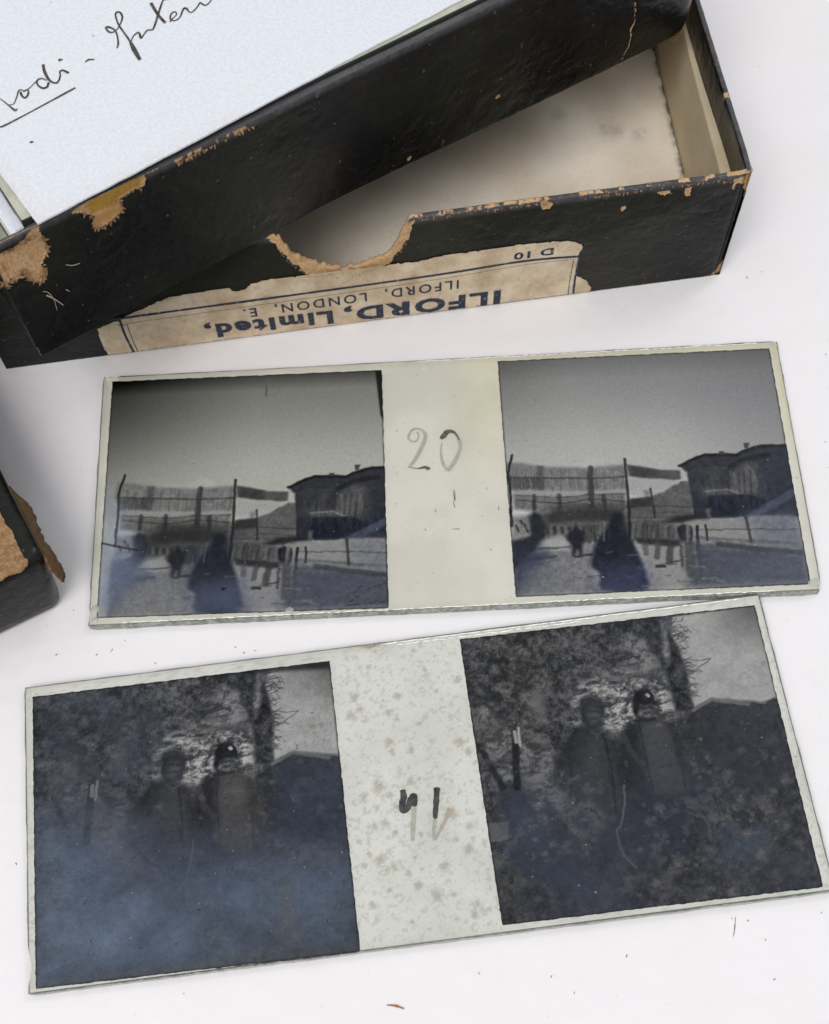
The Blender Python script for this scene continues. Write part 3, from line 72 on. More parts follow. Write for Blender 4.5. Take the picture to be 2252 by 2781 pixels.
 'ticks20': [[[54.65,-24.19],[54.69,-25.38],[54.77,-26.22]],[[54.89,-24.32],[54.82,-26.22]],[[54.51,-26.2],[54.67,-27.04],[54.72,-27.4]],[[54.08,-31.05],[55.22,-31.08]],[[46.5,-12.89],[46.51,-13.33]],[[51.69,-27.45],[51.87,-28.0]],[[58.74,-28.99],[58.62,-29.27]],[[50.01,-30.7],[50.24,-31.12]],[[59.6,-34.66],[59.7,-35.0]],[[61.33,-27.43],[61.23,-28.25]]],
 'four': [[52.12,-22.69],[52.15,-23.82],[51.83,-24.67],[51.83,-25.57],[52.42,-25.42],[53.25,-23.96],[53.56,-24.01],[53.39,-25.33],[52.91,-27.93],[52.56,-30.19]],
 'one': [[56.86,-22.99],[56.51,-24.85],[55.98,-27.46],[55.58,-29.17],[55.47,-30.47]],
 'one_ghost': [[55.47,-30.47],[56.64,-28.87],[57.71,-27.24],[58.28,-26.21]],
 'fox': [[46.99,-8.02,0.69],[47.64,-10.14,0.74],[46.12,-10.88,0.64],[48.34,-11.66,0.59],[51.49,-11.03,0.59],[53.2,-8.76,0.54],[52.67,-12.13,0.49],[49.59,-3.66,0.4],[56.27,-2.01,0.49],[58.72,-8.8,0.35],[59.25,-3.17,0.25],[55.7,-13.31,0.44],[51.27,-15.58,0.74],[51.33,-16.86,0.64],[60.88,-16.89,0.84],[61.96,-18.43,0.64],[54.12,-17.13,0.54],[48.98,-22.04,1.04],[48.43,-21.28,0.49],[53.33,-21.6,0.64],[50.35,-23.13,0.54],[46.7,-23.2,0.74],[48.33,-24.87,0.59],[50.98,-25.0,0.74],[49.22,-27.22,0.74],[47.6,-27.44,0.64],[50.31,-28.69,0.54],[53.84,-29.27,0.44],[58.37,-27.11,0.89],[60.41,-29.15,0.59],[58.51,-30.66,0.4],[59.98,-32.16,0.74],[47.98,-32.3,0.84],[49.63,-33.38,0.64],[56.32,-34.27,0.74],[51.48,-34.49,0.54],[52.5,-36.33,0.69],[54.76,-38.11,1.14],[57.03,-38.2,0.49],[48.53,-36.45,0.44],[59.9,-39.84,0.74],[59.48,-41.25,0.59],[46.45,-38.19,0.49],[56.97,-41.55,0.4],[51.04,-41.19,0.4],[48.48,-38.56,0.3],[56.47,-36.22,0.44],[53.2,-34.18,0.3],[61.8,-7.3,0.74],[57.53,-5.25,0.35],[45.63,-32.64,0.4],[45.37,-29.34,0.44],[54.66,-21.33,0.4],[59.03,-22.38,0.4],[46.54,-31.14,0.35],[52.58,-32.48,0.25]],
 'brown': [[47.99,0.02],[48.64,-0.2],[49.55,-0.13],[50.22,-0.12],[50.9,-0.07],[51.68,-0.13],[51.01,-1.03],[50.83,-1.62],[51.43,-1.33]],
 'ink': [[[[-2.83,12.43],[-2.2,11.81],[-1.56,11.11],[-0.92,10.42],[-0.61,10.14],[-0.38,10.38]],[3,5,6,9,10,6]],[[[-1.56,11.19],[-0.9,11.32],[-0.59,12.46],[-0.42,13.53],[-0.0,13.65],[0.32,13.29]],[4,4,5,6,5,4]],[[[-0.17,13.33],[0.07,12.66],[0.53,12.24],[0.87,12.86],[0.78,13.59],[0.21,13.38],[0.95,13.89],[1.67,14.88],[2.07,15.24]],[9,9,9,8,6,7,4,4,4]],[[[3.43,14.74],[3.29,13.97],[2.72,13.75],[2.06,14.33],[1.88,15.12],[2.41,15.48],[3.18,15.07]],[10,10,10,7,7,7,5]],[[[2.49,17.98],[2.7,16.9],[3.17,15.68],[3.72,14.85],[4.42,14.53],[4.78,15.02],[4.88,15.93],[4.79,16.47],[5.16,16.7],[5.98,16.16]],[12,12,12,9,9,7,6,6,9,12]],[[[4.46,18.56],[4.65,18.6],[5.04,18.67]],[14,14,4]],[[[8.04,17.92],[8.5,18.34],[9.29,18.27]],[4,8,5]],[[[-2.42,7.43],[-1.68,7.73],[1.26,9.61],[6.93,13.42]],[8,9,6,9]],[[[6.93,13.42],[7.02,13.46]],[12,8]],[[[12.15,20.12],[12.27,20.92],[12.04,22.56],[11.6,23.55],[10.78,24.08],[10.51,23.91],[10.92,23.19],[11.52,23.09],[12.18,23.91],[12.6,25.51],[12.36,26.5],[11.85,26.73],[11.68,26.14],[12.15,24.45],[13.02,22.75],[13.78,21.33],[14.44,19.67],[15.3,17.73]],[6,8,6,8,11,9,9,7,4,8,9,8,7,7,8,9,22,14]],[[[13.98,21.18],[14.24,22.11],[14.81,22.74],[15.06,22.44],[15.28,21.7],[15.62,22.26],[16.08,23.04],[16.77,23.12],[17.13,24.31],[17.38,25.66],[17.9,28.1],[18.18,28.64]],[4,5,8,9,10,5,7,7,9,10,7,4]],[[[16.36,28.1],[16.73,27.23],[17.48,25.65],[18.42,24.2]],[14,14,12,14]],[[[18.19,28.5],[18.79,28.59],[19.58,28.74]],[6,6,4]],[[[19.02,24.29],[19.3,24.82],[19.87,25.59],[19.66,26.16],[19.17,25.79],[19.1,24.83],[19.71,24.51],[20.38,25.14],[20.75,26.48],[21.14,26.67],[21.56,26.0],[21.96,25.88],[22.63,26.74],[23.02,27.53],[23.52,27.07],[24.02,27.17],[24.6,28.09],[25.0,28.48],[25.5,28.13],[26.0,28.53]],[5,5,5,6,7,7,6,6,9,10,6,6,5,7,8,5,5,6,7,5]],[[[1.73,4.45],[1.91,4.58],[2.16,4.56]],[9,9,5]],[[[8.82,22.66],[8.94,22.62]],[7,5]],[[[2.72,29.33],[2.81,29.33]],[6,5]]],
 'mmpp': 0.02,
 'wearU': [[[-1.66,19.67],[1.16,18.07],[2.65,17.84],[4.91,18.61],[6.57,19.7],[7.09,19.22],[6.71,18.22],[7.04,17.43],[6.96,16.24],[6.61,14.97],[5.81,14.15],[5.32,13.35],[5.69,12.52],[5.14,12.14],[4.43,11.23],[3.82,11.59],[3.06,12.26],[2.97,13.2],[2.84,14.25],[2.23,13.63],[1.41,12.97],[1.13,13.84],[0.69,13.66],[-0.04,12.77],[-0.18,13.53],[-0.4,14.31],[-3.11,16.34]],[[11.37,18.98],[12.25,19.2],[13.24,19.46],[21.67,19.91],[21.88,18.74],[21.49,17.88],[20.95,17.73],[19.82,17.96],[18.99,17.61],[17.86,17.51],[17.94,15.96],[17.11,15.39],[16.18,15.07],[14.95,14.71],[14.23,14.79],[13.42,15.14],[13.47,16.14],[13.96,16.78],[13.28,17.46],[12.6,18.12]],[[22.01,19.83],[24.94,19.87],[24.5,19.62],[23.63,19.1],[23.2,19.52],[22.58,19.26],[22.05,19.33]]],
 'glueU': [[[13.41,19.18],[21.39,19.57],[21.11,18.08],[19.09,17.95],[17.72,17.68],[17.38,16.87],[13.77,17.29],[13.56,18.3]]],
 'deepU': [[14.13,16.19],[15.46,16.89],[17.17,16.48],[17.56,15.96],[16.13,15.51],[14.75,15.24],[13.9,15.49]],
 'crackU': [[99.28,9.7],[99.69,8.29],[99.93,6.5],[99.62,5.57],[99.9,3.49],[99.86,2.39],[99.35,1.04],[99.21,0.42]],
 'pitsU': [[76.56,4.42],[61.53,0.94]],
 'notch': [[46.01,19.67],[47.21,18.58],[48.5,15.91],[50.75,13.73],[53.13,12.37],[56.17,11.55],[59.02,11.8],[62.19,12.87],[64.23,14.68],[65.71,17.58],[66.63,19.67]],
 'notchwear': [[45.5,19.9],[46.66,17.77],[47.93,14.93],[49.39,13.16],[50.5,11.56],[53.03,11.35],[54.44,11.25],[55.99,9.32],[57.39,10.37],[59.83,11.07],[62.71,11.9],[64.76,13.88],[66.34,16.44],[67.11,19.06]],
 'cornerL': [[114.66,18.78],[114.91,18.23],[114.82,17.73],[115.11,17.04],[115.39,18.03],[116.07,17.92],[116.58,16.81],[117.03,16.35],[117.67,15.98],[118.15,17.21],[119.42,17.53],[118.67,20.18]],
 'cornerB': [[115.47,-0.13],[116.24,1.14],[117.04,2.68],[119.0,2.35],[120.31,-2.72],[115.77,-1.92]],
 'blobL': [[[85.83,19.64],[86.33,19.99],[87.69,18.7],[87.24,17.91],[86.32,18.14],[85.84,18.78]],[[103.0,18.42],[104.75,18.57],[105.58,18.01],[104.19,17.8]],[[107.33,18.16],[108.34,18.43],[108.45,17.13],[107.97,16.86]],[[98.14,16.59],[98.69,16.51],[98.72,15.84],[98.38,15.76]]],
 'label': [[16.61,6.39],[22.25,8.49],[28.42,10.92],[32.91,11.26],[38.45,11.41],[38.87,10.65],[39.75,10.4],[40.71,10.62],[41.6,11.54],[44.41,11.93],[56.15,11.92],[67.02,11.68],[71.43,12.13],[83.55,12.29],[90.59,11.82],[92.94,10.73],[93.3,9.62],[92.73,8.76],[92.99,7.27],[92.97,4.29],[94.48,3.01],[95.68,1.26],[95.62,0.22]],
 'border': [[[[20.5,7.51],[22.86,7.96],[66.95,8.35],[83.8,8.83],[92.87,8.26]],11],[[[21.3,6.32],[24.04,6.71],[66.93,7.36],[83.86,8.04],[91.79,7.81]],1.6],[[[20.56,7.76],[20.51,4.06],[20.82,0.14]],10],[[[21.44,6.56],[21.34,3.91],[21.48,0.02]],3.5],[[[92.87,8.26],[92.72,3.83],[92.85,-0.61]],9],[[[91.99,7.78],[91.9,2.95],[92.0,-0.72]],3]],
 'ledge': [],
 'b3top': [[-2.82,-39.24],[-9.7,-25.4],[-8.28,-42.92]],
 'b3label': [[-11.46,-29.39],[-9.02,-32.53],[-8.15,-34.39],[-7.21,-35.43],[-6.49,-37.26],[-5.65,-38.92],[-4.6,-40.74],[-5.56,-42.12],[-6.81,-42.37],[-8.16,-43.24],[-10.18,-44.39]],
 'b3flap': [[-10.72,-23.75],[-9.01,-24.2],[-8.3,-25.47],[-6.74,-28.18],[-5.14,-31.71],[-3.38,-35.71],[-2.06,-37.8],[-1.66,-40.55],[-2.33,-40.43]],
 'stains': [[86.11,45.39],[90.09,44.54],[76.68,49.94],[84.54,46.05]],
 'dust': [[18.11,-1.29],[29.12,-52.14],[24.28,-48.66],[58.39,-52.52],[21.58,-48.22],[2.35,-92.63],[-8.3,-79.52],[3.46,-75.33],[111.89,-18.22],[114.81,-1.91],[107.08,14.69],[104.61,14.11],[0.04,-40.42],[-2.69,-40.89],[3.16,-47.83],[1.01,-48.31],[5.26,-46.15],[22.67,-49.16],[-4.99,-47.99],[-6.4,-43.12],[88.01,-91.17],[90.14,-91.51],[91.91,-94.28],[73.48,-95.67],[66.34,-100.15],[92.13,-99.33],[54.11,-96.78],[9.74,-49.95],[15.19,-52.29],[63.68,-97.66],[99.64,-90.94],[112.93,59.9],[93.5,11.14],[3.31,-1.76],[15.32,-98.04]],
 'flake': [[41.9,-100.56],[43.1,-100.71],[44.18,-101.13]],
 'scratch': [[88.43,-90.94],[88.13,-92.4],[87.78,-93.61]],
 'cardL': [[3.6,-8.84],[-1.85,-0.55],[57.67,25.16]],
 'platesL': [[[2.9,-8.19],[1.78,-8.64]],[[1.18,-7.35],[0.32,-8.23],[-0.44,-8.71],[-0.65,-8.98],[-1.0,-9.25],[-1.39,-9.52]]],
}

# ------------------------------------------------------------------ helpers
rng = np.random.RandomState(7)
random.seed(7)

def empty(name, label=None, cat=None, group=None, loc=(0, 0, 0), rz=0.0):
    o = bpy.data.objects.new(name, None); COL.objects.link(o)
    o.empty_display_size = 0.01
    o.location = Vector(loc) * S; o.rotation_euler = (0, 0, rz)
    tag(o, label, cat, group)
    return o

def tag(o, label=None, cat=None, group=None, kind=None):
    if label: o['label'] = label
    if cat: o['category'] = cat
    if group: o['group'] = group
    if kind: o['kind'] = kind
    return o

def link(name, verts, faces, mat, parent=None, smooth=True, attrs=None, rel=True, cols=None):
    """verts in mm; with a parent and rel=True they are world positions, else local ones."""
    v = np.asarray(verts, float).reshape(-1, 3).copy()
    if parent is not None and rel:
        v -= np.array(parent.location) / S
    v *= S
    me = bpy.data.meshes.new(name)
    me.from_pydata([], [], []) if False else None
    faces_is_quads = isinstance(faces, np.ndarray)
    if faces_is_quads:
        n = faces.shape[1]
        me.vertices.add(len(v)); me.vertices.foreach_set('co', v.astype(np.float32).ravel())
        me.loops.add(faces.size); me.loops.foreach_set('vertex_index', faces.astype(np.int32).ravel())
        me.polygons.add(len(faces))
        me.polygons.foreach_set('loop_start', np.arange(0, faces.size, n, dtype=np.int32))
        try: me.polygons.foreach_set('loop_total', np.full(len(faces), n, dtype=np.int32))
        except Exception: pass
        me.update(calc_edges=True); me.validate()
    else:
        me.from_pydata([tuple(q) for q in v], [], [tuple(f) for f in faces])
        me.update()
    if smooth:
        me.polygons.foreach_set('use_smooth', np.ones(len(me.polygons), dtype=bool))
    for k, a in (attrs or {}).items():
        at = me.attributes.new(k, 'FLOAT', 'POINT'); at.data.foreach_set('value', np.asarray(a, np.float32).ravel())
    for k, a in (cols or {}).items():
        at = me.attributes.new(k, 'FLOAT_COLOR', 'POINT'); at.data.foreach_set('color', np.asarray(a, np.float32).ravel())
    mats = mat if isinstance(mat, (list, tuple)) else [mat]
    for mm in mats: me.materials.append(mm)
    o = bpy.data.objects.new(name, me); COL.objects.link(o)
    if parent is not None: o.parent = parent
    return o

def gridfaces(nx, ny, wrap=False):
    i, j = np.meshgrid(np.arange(nx - 1), np.arange(ny - 1), indexing='ij')
    a = (i * ny + j).ravel()
    return np.stack([a, a + ny, a + ny + 1, a + 1], 1)

def lin(c):
    c = np.asarray(c, float) / 255.0
    return np.where(c <= 0.04045, c / 12.92, ((c + 0.055) / 1.055) ** 2.4)

def vnoise(x, y, seed):
    """smooth lattice noise 0..1"""
    r = np.random.RandomState(seed); T = r.rand(256, 256)
    xi = np.floor(x).astype(int); yi = np.floor(y).astype(int)
    fx = x - xi; fy = y - yi
    fx = fx * fx * (3 - 2 * fx); fy = fy * fy * (3 - 2 * fy)
    g = lambda a, b: T[a % 256, b % 256]
    return (g(xi, yi) * (1 - fx) + g(xi + 1, yi) * fx) * (1 - fy) + (g(xi, yi + 1) * (1 - fx) + g(xi + 1, yi + 1) * fx) * fy

def fbm(x, y, seed, oct=4, gain=0.55):
    t = 0; a = 1; n = 0
    for k in range(oct):
        t = t + a * vnoise(x * 2 ** k, y * 2 ** k, seed + k * 13); n += a; a *= gain
    return t / n

def segdist(X, Y, pts, closed):
    P = list(pts); best = np.full(X.shape, 1e9)
    n = len(P)
    for k in range(n if closed else n - 1):
        ax, ay = P[k][:2]; bx, by = P[(k + 1) % n][:2]
        dx, dy = bx - ax, by - ay; L = dx * dx + dy * dy + 1e-12
        t = np.clip(((X - ax) * dx + (Y - ay) * dy) / L, 0, 1)
        best = np.minimum(best, (X - ax - t * dx) ** 2 + (Y - ay - t * dy) ** 2)
    return np.sqrt(best)

def inside(X, Y, pts):
    c = np.zeros(X.shape, bool); n = len(pts); j = n - 1
    for i in range(n):
        xi, yi = pts[i][:2]; xj, yj = pts[j][:2]
        if yi != yj:
            c ^= ((yi > Y) != (yj > Y)) & (X < (xj - xi) * (Y - yi) / (yj - yi) + xi)
        j = i
    return c

def polymask(X, Y, pts, soft):
    m_ = np.zeros(X.shape)
    P = np.array([q[:2] for q in pts]); pad = soft * 1.5 + 1e-6
    sel = (X > P[:, 0].min() - pad) & (X < P[:, 0].max() + pad) & (Y > P[:, 1].min() - pad) & (Y < P[:, 1].max() + pad)
    if not sel.any(): return m_
    x, y = X[sel], Y[sel]
    d = segdist(x, y, pts, True); sd = np.where(inside(x, y, pts), d, -d)
    t = np.clip(sd / soft * 0.5 + 0.5, 0, 1)
    m_[sel] = t * t * (3 - 2 * t)
    return m_

def linemask(X, Y, pts, w):
    m_ = np.zeros(X.shape); P = np.array([q[:2] for q in pts]); pad = w
    sel = (X > P[:, 0].min() - pad) & (X < P[:, 0].max() + pad) & (Y > P[:, 1].min() - pad) & (Y < P[:, 1].max() + pad)
    if not sel.any(): return m_
    d = segdist(X[sel], Y[sel], pts, False)
    m_[sel] = np.clip((w * 0.5 - d) / (w * 0.35) + 0.5, 0, 1)
    return m_

def rgb(v):
    if isinstance(v, (int, float)): return np.array([v, v, v * 0.985], float)
    return np.array(v, float)

def smooth_line(pts, n=8, wid=None):
    P = [np.array(p[:2], float) for p in pts]
    Wd = list(wid) if wid is not None else [1] * len(P)
    out = []; ow = []
    for i in range(len(P) - 1):
        p0 = P[max(i - 1, 0)]; p1 = P[i]; p2 = P[i + 1]; p3 = P[min(i + 2, len(P) - 1)]
        for k in range(n):
            t = k / n
            out.append(0.5 * ((2 * p1) + (-p0 + p2) * t + (2 * p0 - 5 * p1 + 4 * p2 - p3) * t * t + (-p0 + 3 * p1 - 3 * p2 + p3) * t ** 3))
            ow.append(Wd[i] * (1 - t) + Wd[i + 1] * t)
    out.append(P[-1]); ow.append(Wd[-1])
    return np.array(out), np.array(ow)

def ribbon_geo(pts, wid, z, V, F, n=8, ends=0.35, jit=0.0, place=None):
    """a flat stroke with varying width, added to the lists V, F"""
    P, w = smooth_line(pts, n, wid)
    T = np.gradient(P, axis=0); L = np.hypot(T[:, 0], T[:, 1]) + 1e-9; N = np.stack([-T[:, 1] / L, T[:, 0] / L], 1)
    w = w.copy(); w[0] *= ends; w[-1] *= ends
    if jit: w *= 1 + jit * (rng.rand(len(w)) - 0.5)
    a = P + N * w[:, None] / 2; b = P - N * w[:, None] / 2
    base = len(V)
    for k in range(len(P)):
        for q in (a[k], b[k]):
            V.append(place(q[0], q[1]) if place else (q[0], q[1], z + .02 * k / len(P)))
    for k in range(len(P) - 1):
        i = base + 2 * k; F.append((i, i + 1, i + 3, i + 2))

def prism(outline, z0, z1, bev=0.0):
    """closed solid from a 2D outline (ccw), optional small top/bottom bevel"""
    P = np.array(outline, float); n = len(P); c = P.mean(0)
    rings = []
    def ring(off, z):
        d = np.roll(P, -1, 0) - np.roll(P, 1, 0); L = np.hypot(d[:, 0], d[:, 1])[:, None] + 1e-9
        nrm = np.stack([d[:, 1], -d[:, 0]], 1) / L
        return np.c_[P - nrm * off, np.full(n, z)]
    rs = [ring(bev, z0), ring(0, z0 + bev), ring(0, z1 - bev), ring(bev, z1)] if bev else [ring(0, z0), ring(0, z1)]
    V = np.concatenate(rs); F = []
    for r in range(len(rs) - 1):
        for k in range(n):
            a = r * n + k; b = r * n + (k + 1) % n
            F.append((a, b, b + n, a + n))
    F.append(tuple(range(n - 1, -1, -1))); F.append(tuple(range((len(rs) - 1) * n, len(rs) * n)))
    return V, F

# ------------------------------------------------------------------ materials
class NT:
    def __init__(s, name):
        s.m = bpy.data.materials.new(name); s.m.use_nodes = True
        s.t = s.m.node_tree; s.n = s.t.nodes; s.n.clear(); s.out = s.n.new('ShaderNodeOutputMaterial')
        s.tc = s.n.new('ShaderNodeTexCoord')
        mp = s.n.new('ShaderNodeMapping'); mp.inputs['Scale'].default_value = (1000, 1000, 1000)
        s.l(s.tc.outputs['Object'], mp.inputs[0]); s.mm = mp.outputs[0]
    def l(s, a, b): s.t.links.new(a, b)
    def set(s, sock, v):
        if hasattr(v, 'is_linked') or isinstance(v, bpy.types.NodeSocket): s.l(v, sock)
        else:
            if isinstance(v, tuple) and len(v) == 3: v = (*v, 1)
            sock.default_value = v
    def noise(s, scale, detail=4, rough=0.6, vec=None, dist=0.0, out=0):
        n = s.n.new('ShaderNodeTexNoise'); n.inputs['Scale'].default_value = scale
        n.inputs['Detail'].default_value = detail; n.inputs['Roughness'].default_value = rough
        n.inputs['Distortion'].default_value = dist
        s.l(vec or s.mm, n.inputs['Vector']); return n.outputs[out]
    def stretch(s, sc):
        mp = s.n.new('ShaderNodeMapping'); mp.inputs['Scale'].default_value = sc; s.l(s.mm, mp.inputs[0]); return mp.outputs[0]
    def vor(s, scale, feature='F1'):
        n = s.n.new('ShaderNodeTexVoronoi'); n.inputs['Scale'].default_value = scale; n.feature = feature
        s.l(s.mm, n.inputs['Vector']); return n.outputs['Distance']
    def ramp(s, f, a, b):
        n = s.n.new('ShaderNodeMapRange'); n.interpolation_type = 'SMOOTHSTEP'
        s.l(f, n.inputs[0]); n.inputs[1].default_value = a; n.inputs[2].default_value = b; return n.outputs[0]
    def mix(s, f, a, b, mode='MIX'):
        n = s.n.new('ShaderNodeMix'); n.data_type = 'RGBA'; n.blend_type = mode
        s.set(n.inputs[0], f); s.set(n.inputs[6], a); s.set(n.inputs[7], b); return n.outputs[2]
    def math(s, op, a, b=0.0, c=None):
        n = s.n.new('ShaderNodeMath'); n.operation = op
        s.set(n.inputs[0], a); s.set(n.inputs[1], b)
        if c is not None: s.set(n.inputs[2], c)
        return n.outputs[0]
    def attr(s, name, out='Fac'):
        n = s.n.new('ShaderNodeAttribute'); n.attribute_name = name; return n.outputs[out]
    def bump(s, h, strength=0.3, dist=0.0001, prev=None):
        n = s.n.new('ShaderNodeBump'); n.inputs['Strength'].default_value = strength; n.inputs['Distance'].default_value = dist
        s.l(h, n.inputs['Height'])
        if prev is not None: s.l(prev, n.inputs['Normal'])
        return n.outputs[0]
    def bsdf(s, color, rough=0.6, spec=0.5, normal=None, metallic=0.0, **kw):
        n = s.n.new('ShaderNodeBsdfPrincipled')
        s.set(n.inputs['Base Color'], color); s.set(n.inputs['Roughness'], rough)
        s.set(n.inputs['Specular IOR Level'], spec); s.set(n.inputs['Metallic'], metallic)
        if normal is not None: s.l(normal, n.inputs['Normal'])
        for k, v in kw.items(): s.set(n.inputs[k], v)
        return n.outputs[0]
    def shader(s, kind, **kw):
        n = s.n.new(kind)
        for k, v in kw.items(): s.set(n.inputs[k], v)
        return n.outputs[0]
    def mixs(s, f, a, b):
        n = s.n.new('ShaderNodeMixShader'); s.set(n.inputs[0], f); s.l(a, n.inputs[1]); s.l(b, n.inputs[2]); return n.outputs[0]
    def done(s, sh): s.l(sh, s.out.inputs[0]); return s.m

def M_paper():
    t = NT('white_paper')
    a = t.noise(0.035, 3); c = t.mix(t.ramp(a, .3, .7), (.81, .80, .805), (.825, .822, .83))
    f = t.noise(3.0, 5, .7); c = t.mix(t.math('MULTIPLY', t.ramp(f, .35, .75), .05), c, (.55, .53, .53))
    sp = t.noise(0.9, 2, .5); sp2 = t.noise(5.0, 2, .6)
    m_ = t.math('MULTIPLY', t.ramp(sp, .66, .72), t.ramp(sp2, .55, .62))
    c = t.mix(t.math('MULTIPLY', m_, .25), c, (.3, .28, .27))
    b = t.bump(t.noise(1.6, 6, .7), .35, .00006); b = t.bump(t.noise(.06, 3), .5, .0012, b)
    return t.done(t.bsdf(c, .65, .25, b))
def M_card():
    t = NT('white_card')
    f = t.noise(2.2, 6, .75); c = t.mix(t.ramp(f, .35, .7), (.68, .725, .775), (.79, .83, .865))
    sp = t.ramp(t.noise(3.3, 3, .7), .64, .74); c = t.mix(t.math('MULTIPLY', sp, .45), c, (.42, .43, .47))
    sp = t.ramp(t.noise(.8, 5, .8), .62, .75); c = t.mix(t.math('MULTIPLY', sp, .22), c, (.5, .5, .52))
    ed = t.attr('edge'); c = t.mix(t.math('MULTIPLY', ed, t.ramp(t.noise(1.5, 4, .8), .35, .7)), c, (.62, .50, .40))
    b = t.bump(t.noise(3.0, 6, .8), .6, .00012)
    return t.done(t.bsdf(c, .8, .15, b))
def M_black():
    """black cloth-paper over brown board: the attributes say where the paper is gone"""
    t = NT('black_covering_paper')
    wear, glue, deep = t.attr('wear'), t.attr('glue'), t.attr('deep')
    n1 = t.noise(.12, 4, .6); n2 = t.noise(.9, 6, .75); n3 = t.noise(4.5, 4, .8)
    nb = t.noise(.035, 3, .5); blk = t.mix(t.ramp(nb, .38, .62), (.002, .0022, .003), (.0135, .014, .009))  # broad greenish reflections imitated by paler patches in the black
    blk = t.mix(t.attr('rim'), blk, (.105, .103, .112))  # grey-purple sheen of the rim painted in, along with its rubbed wear
    blk = t.mix(t.math('MULTIPLY', t.ramp(n2, .45, .8), .5), blk, (.022, .021, .022))
    sc = t.noise(.7, 5, .8, vec=t.stretch((.25, .25, 2.4)))
    blk = t.mix(t.math('MULTIPLY', t.ramp(sc, .6, .78), .3), blk, (.05, .048, .045))
    speck = t.math('MULTIPLY', t.ramp(t.noise(1.4, 1, .5), .74, .78), 1.0)
    blk = t.mix(t.math('MULTIPLY', speck, .35), blk, (.22, .19, .15))
    fib = t.noise(2.6, 6, .8)
    tan = t.mix(t.ramp(fib, .3, .72), (.43, .25, .115), (.72, .51, .30))
    tan = t.mix(t.math('MULTIPLY', t.ramp(t.noise(.55, 4, .7), .5, .72), .8), tan, (.44, .24, .10))
    gl = t.mix(t.ramp(fib, .3, .8), (.36, .20, .035), (.50, .32, .09))
    tan = t.mix(glue, tan, gl); tan = t.mix(deep, tan, (.46, .24, .06))
    w = t.math('ADD', wear, t.math('MULTIPLY', t.math('SUBTRACT', n3, .5), .9))
    w = t.math('ADD', w, t.math('MULTIPLY', t.math('SUBTRACT', t.noise(1.3, 5, .85), .5), .95))
    fac = t.ramp(w, .47, .53); pale = t.math('MULTIPLY', fac, t.math('SUBTRACT', 1.0, t.ramp(w, .52, .72)))
    col = t.mix(fac, blk, tan); col = t.mix(t.math('MULTIPLY', pale, .75), col, (.70, .50, .32))
    rough = t.math('ADD', t.math('MULTIPLY', fac, .42), t.math('ADD', .10, t.math('MULTIPLY', t.noise(.08, 3), .40)))
    spec = t.math('SUBTRACT', .29, t.math('MULTIPLY', fac, .25))
    b = t.bump(t.noise(2.2, 6, .75), .24, .00012); b = t.bump(t.noise(.16, 4, .6), .42, .0010, b); b = t.bump(t.noise(.03, 2), .6, .003, b)
    b = t.bump(t.math('SUBTRACT', t.math('MULTIPLY', fib, fac), fac), .8, .00022, b)
    return t.done(t.bsdf(col, rough, spec, b))
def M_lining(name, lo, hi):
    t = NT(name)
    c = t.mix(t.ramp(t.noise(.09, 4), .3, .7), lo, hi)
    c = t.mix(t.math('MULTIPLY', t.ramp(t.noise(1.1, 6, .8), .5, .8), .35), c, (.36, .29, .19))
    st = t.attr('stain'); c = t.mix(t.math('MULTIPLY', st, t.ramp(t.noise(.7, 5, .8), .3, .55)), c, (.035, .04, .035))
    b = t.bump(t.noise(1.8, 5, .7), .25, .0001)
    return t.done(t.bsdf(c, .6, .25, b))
def M_label():
    t = NT('aged_label_paper')
    c = t.mix(t.ramp(t.noise(.16, 5, .65), .28, .72), (.44, .33, .205), (.72, .62, .46))
    c = t.mix(t.math('MULTIPLY', t.ramp(t.noise(.9, 5, .8), .5, .75), .5), c, (.25, .18, .10))
    c = t.mix(t.math('MULTIPLY', t.ramp(t.noise(.5, 4, .7), .62, .75), .5), c, (.56, .51, .42))
    b = t.bump(t.noise(1.4, 5, .7), .4, .0001)
    return t.done(t.bsdf(c, .6, .3, b))
def M_kraft(name='torn_kraft_paper', k=1.0):
    t = NT(name)
    f = t.noise(1.1, 6, .8); c = t.mix(t.ramp(f, .3, .72), (.24, .13, .055), (.52, .34, .18))
    c = t.mix(t.math('MULTIPLY', t.ramp(t.noise(3.2, 4, .8), .58, .7), .6), c, (.13, .075, .035)); c = t.mix(1.0, c, (k, k, k), 'MULTIPLY')
    b = t.bump(f, .9, .0005); b = t.bump(t.noise(3, 4, .8), .5, .0002, b)
    return t.done(t.bsdf(c, .8, .15, b))
def M_ink(name, col, rough=.5, var=.0):
    t = NT(name)
    c = t.mix(t.ramp(t.noise(1.2, 4, .7), .35, .75), col, tuple(min(1, x * (1 + var) + .01 * var) for x in col))
    return t.done(t.bsdf(c, rough, .3))
def M_worn_ink():
    t = NT('worn_blue_print')
    c = t.mix(t.ramp(t.noise(2.4, 4, .8), .5, .72), (.016, .026, .052), (.07, .07, .078))
    hole = t.ramp(t.noise(1.7, 5, .8), .55, .63)
    a = t.shader('ShaderNodeBsdfTransparent')
    return t.done(t.mixs(t.math('MULTIPLY', hole, .75), t.bsdf(c, .55, .3), a))
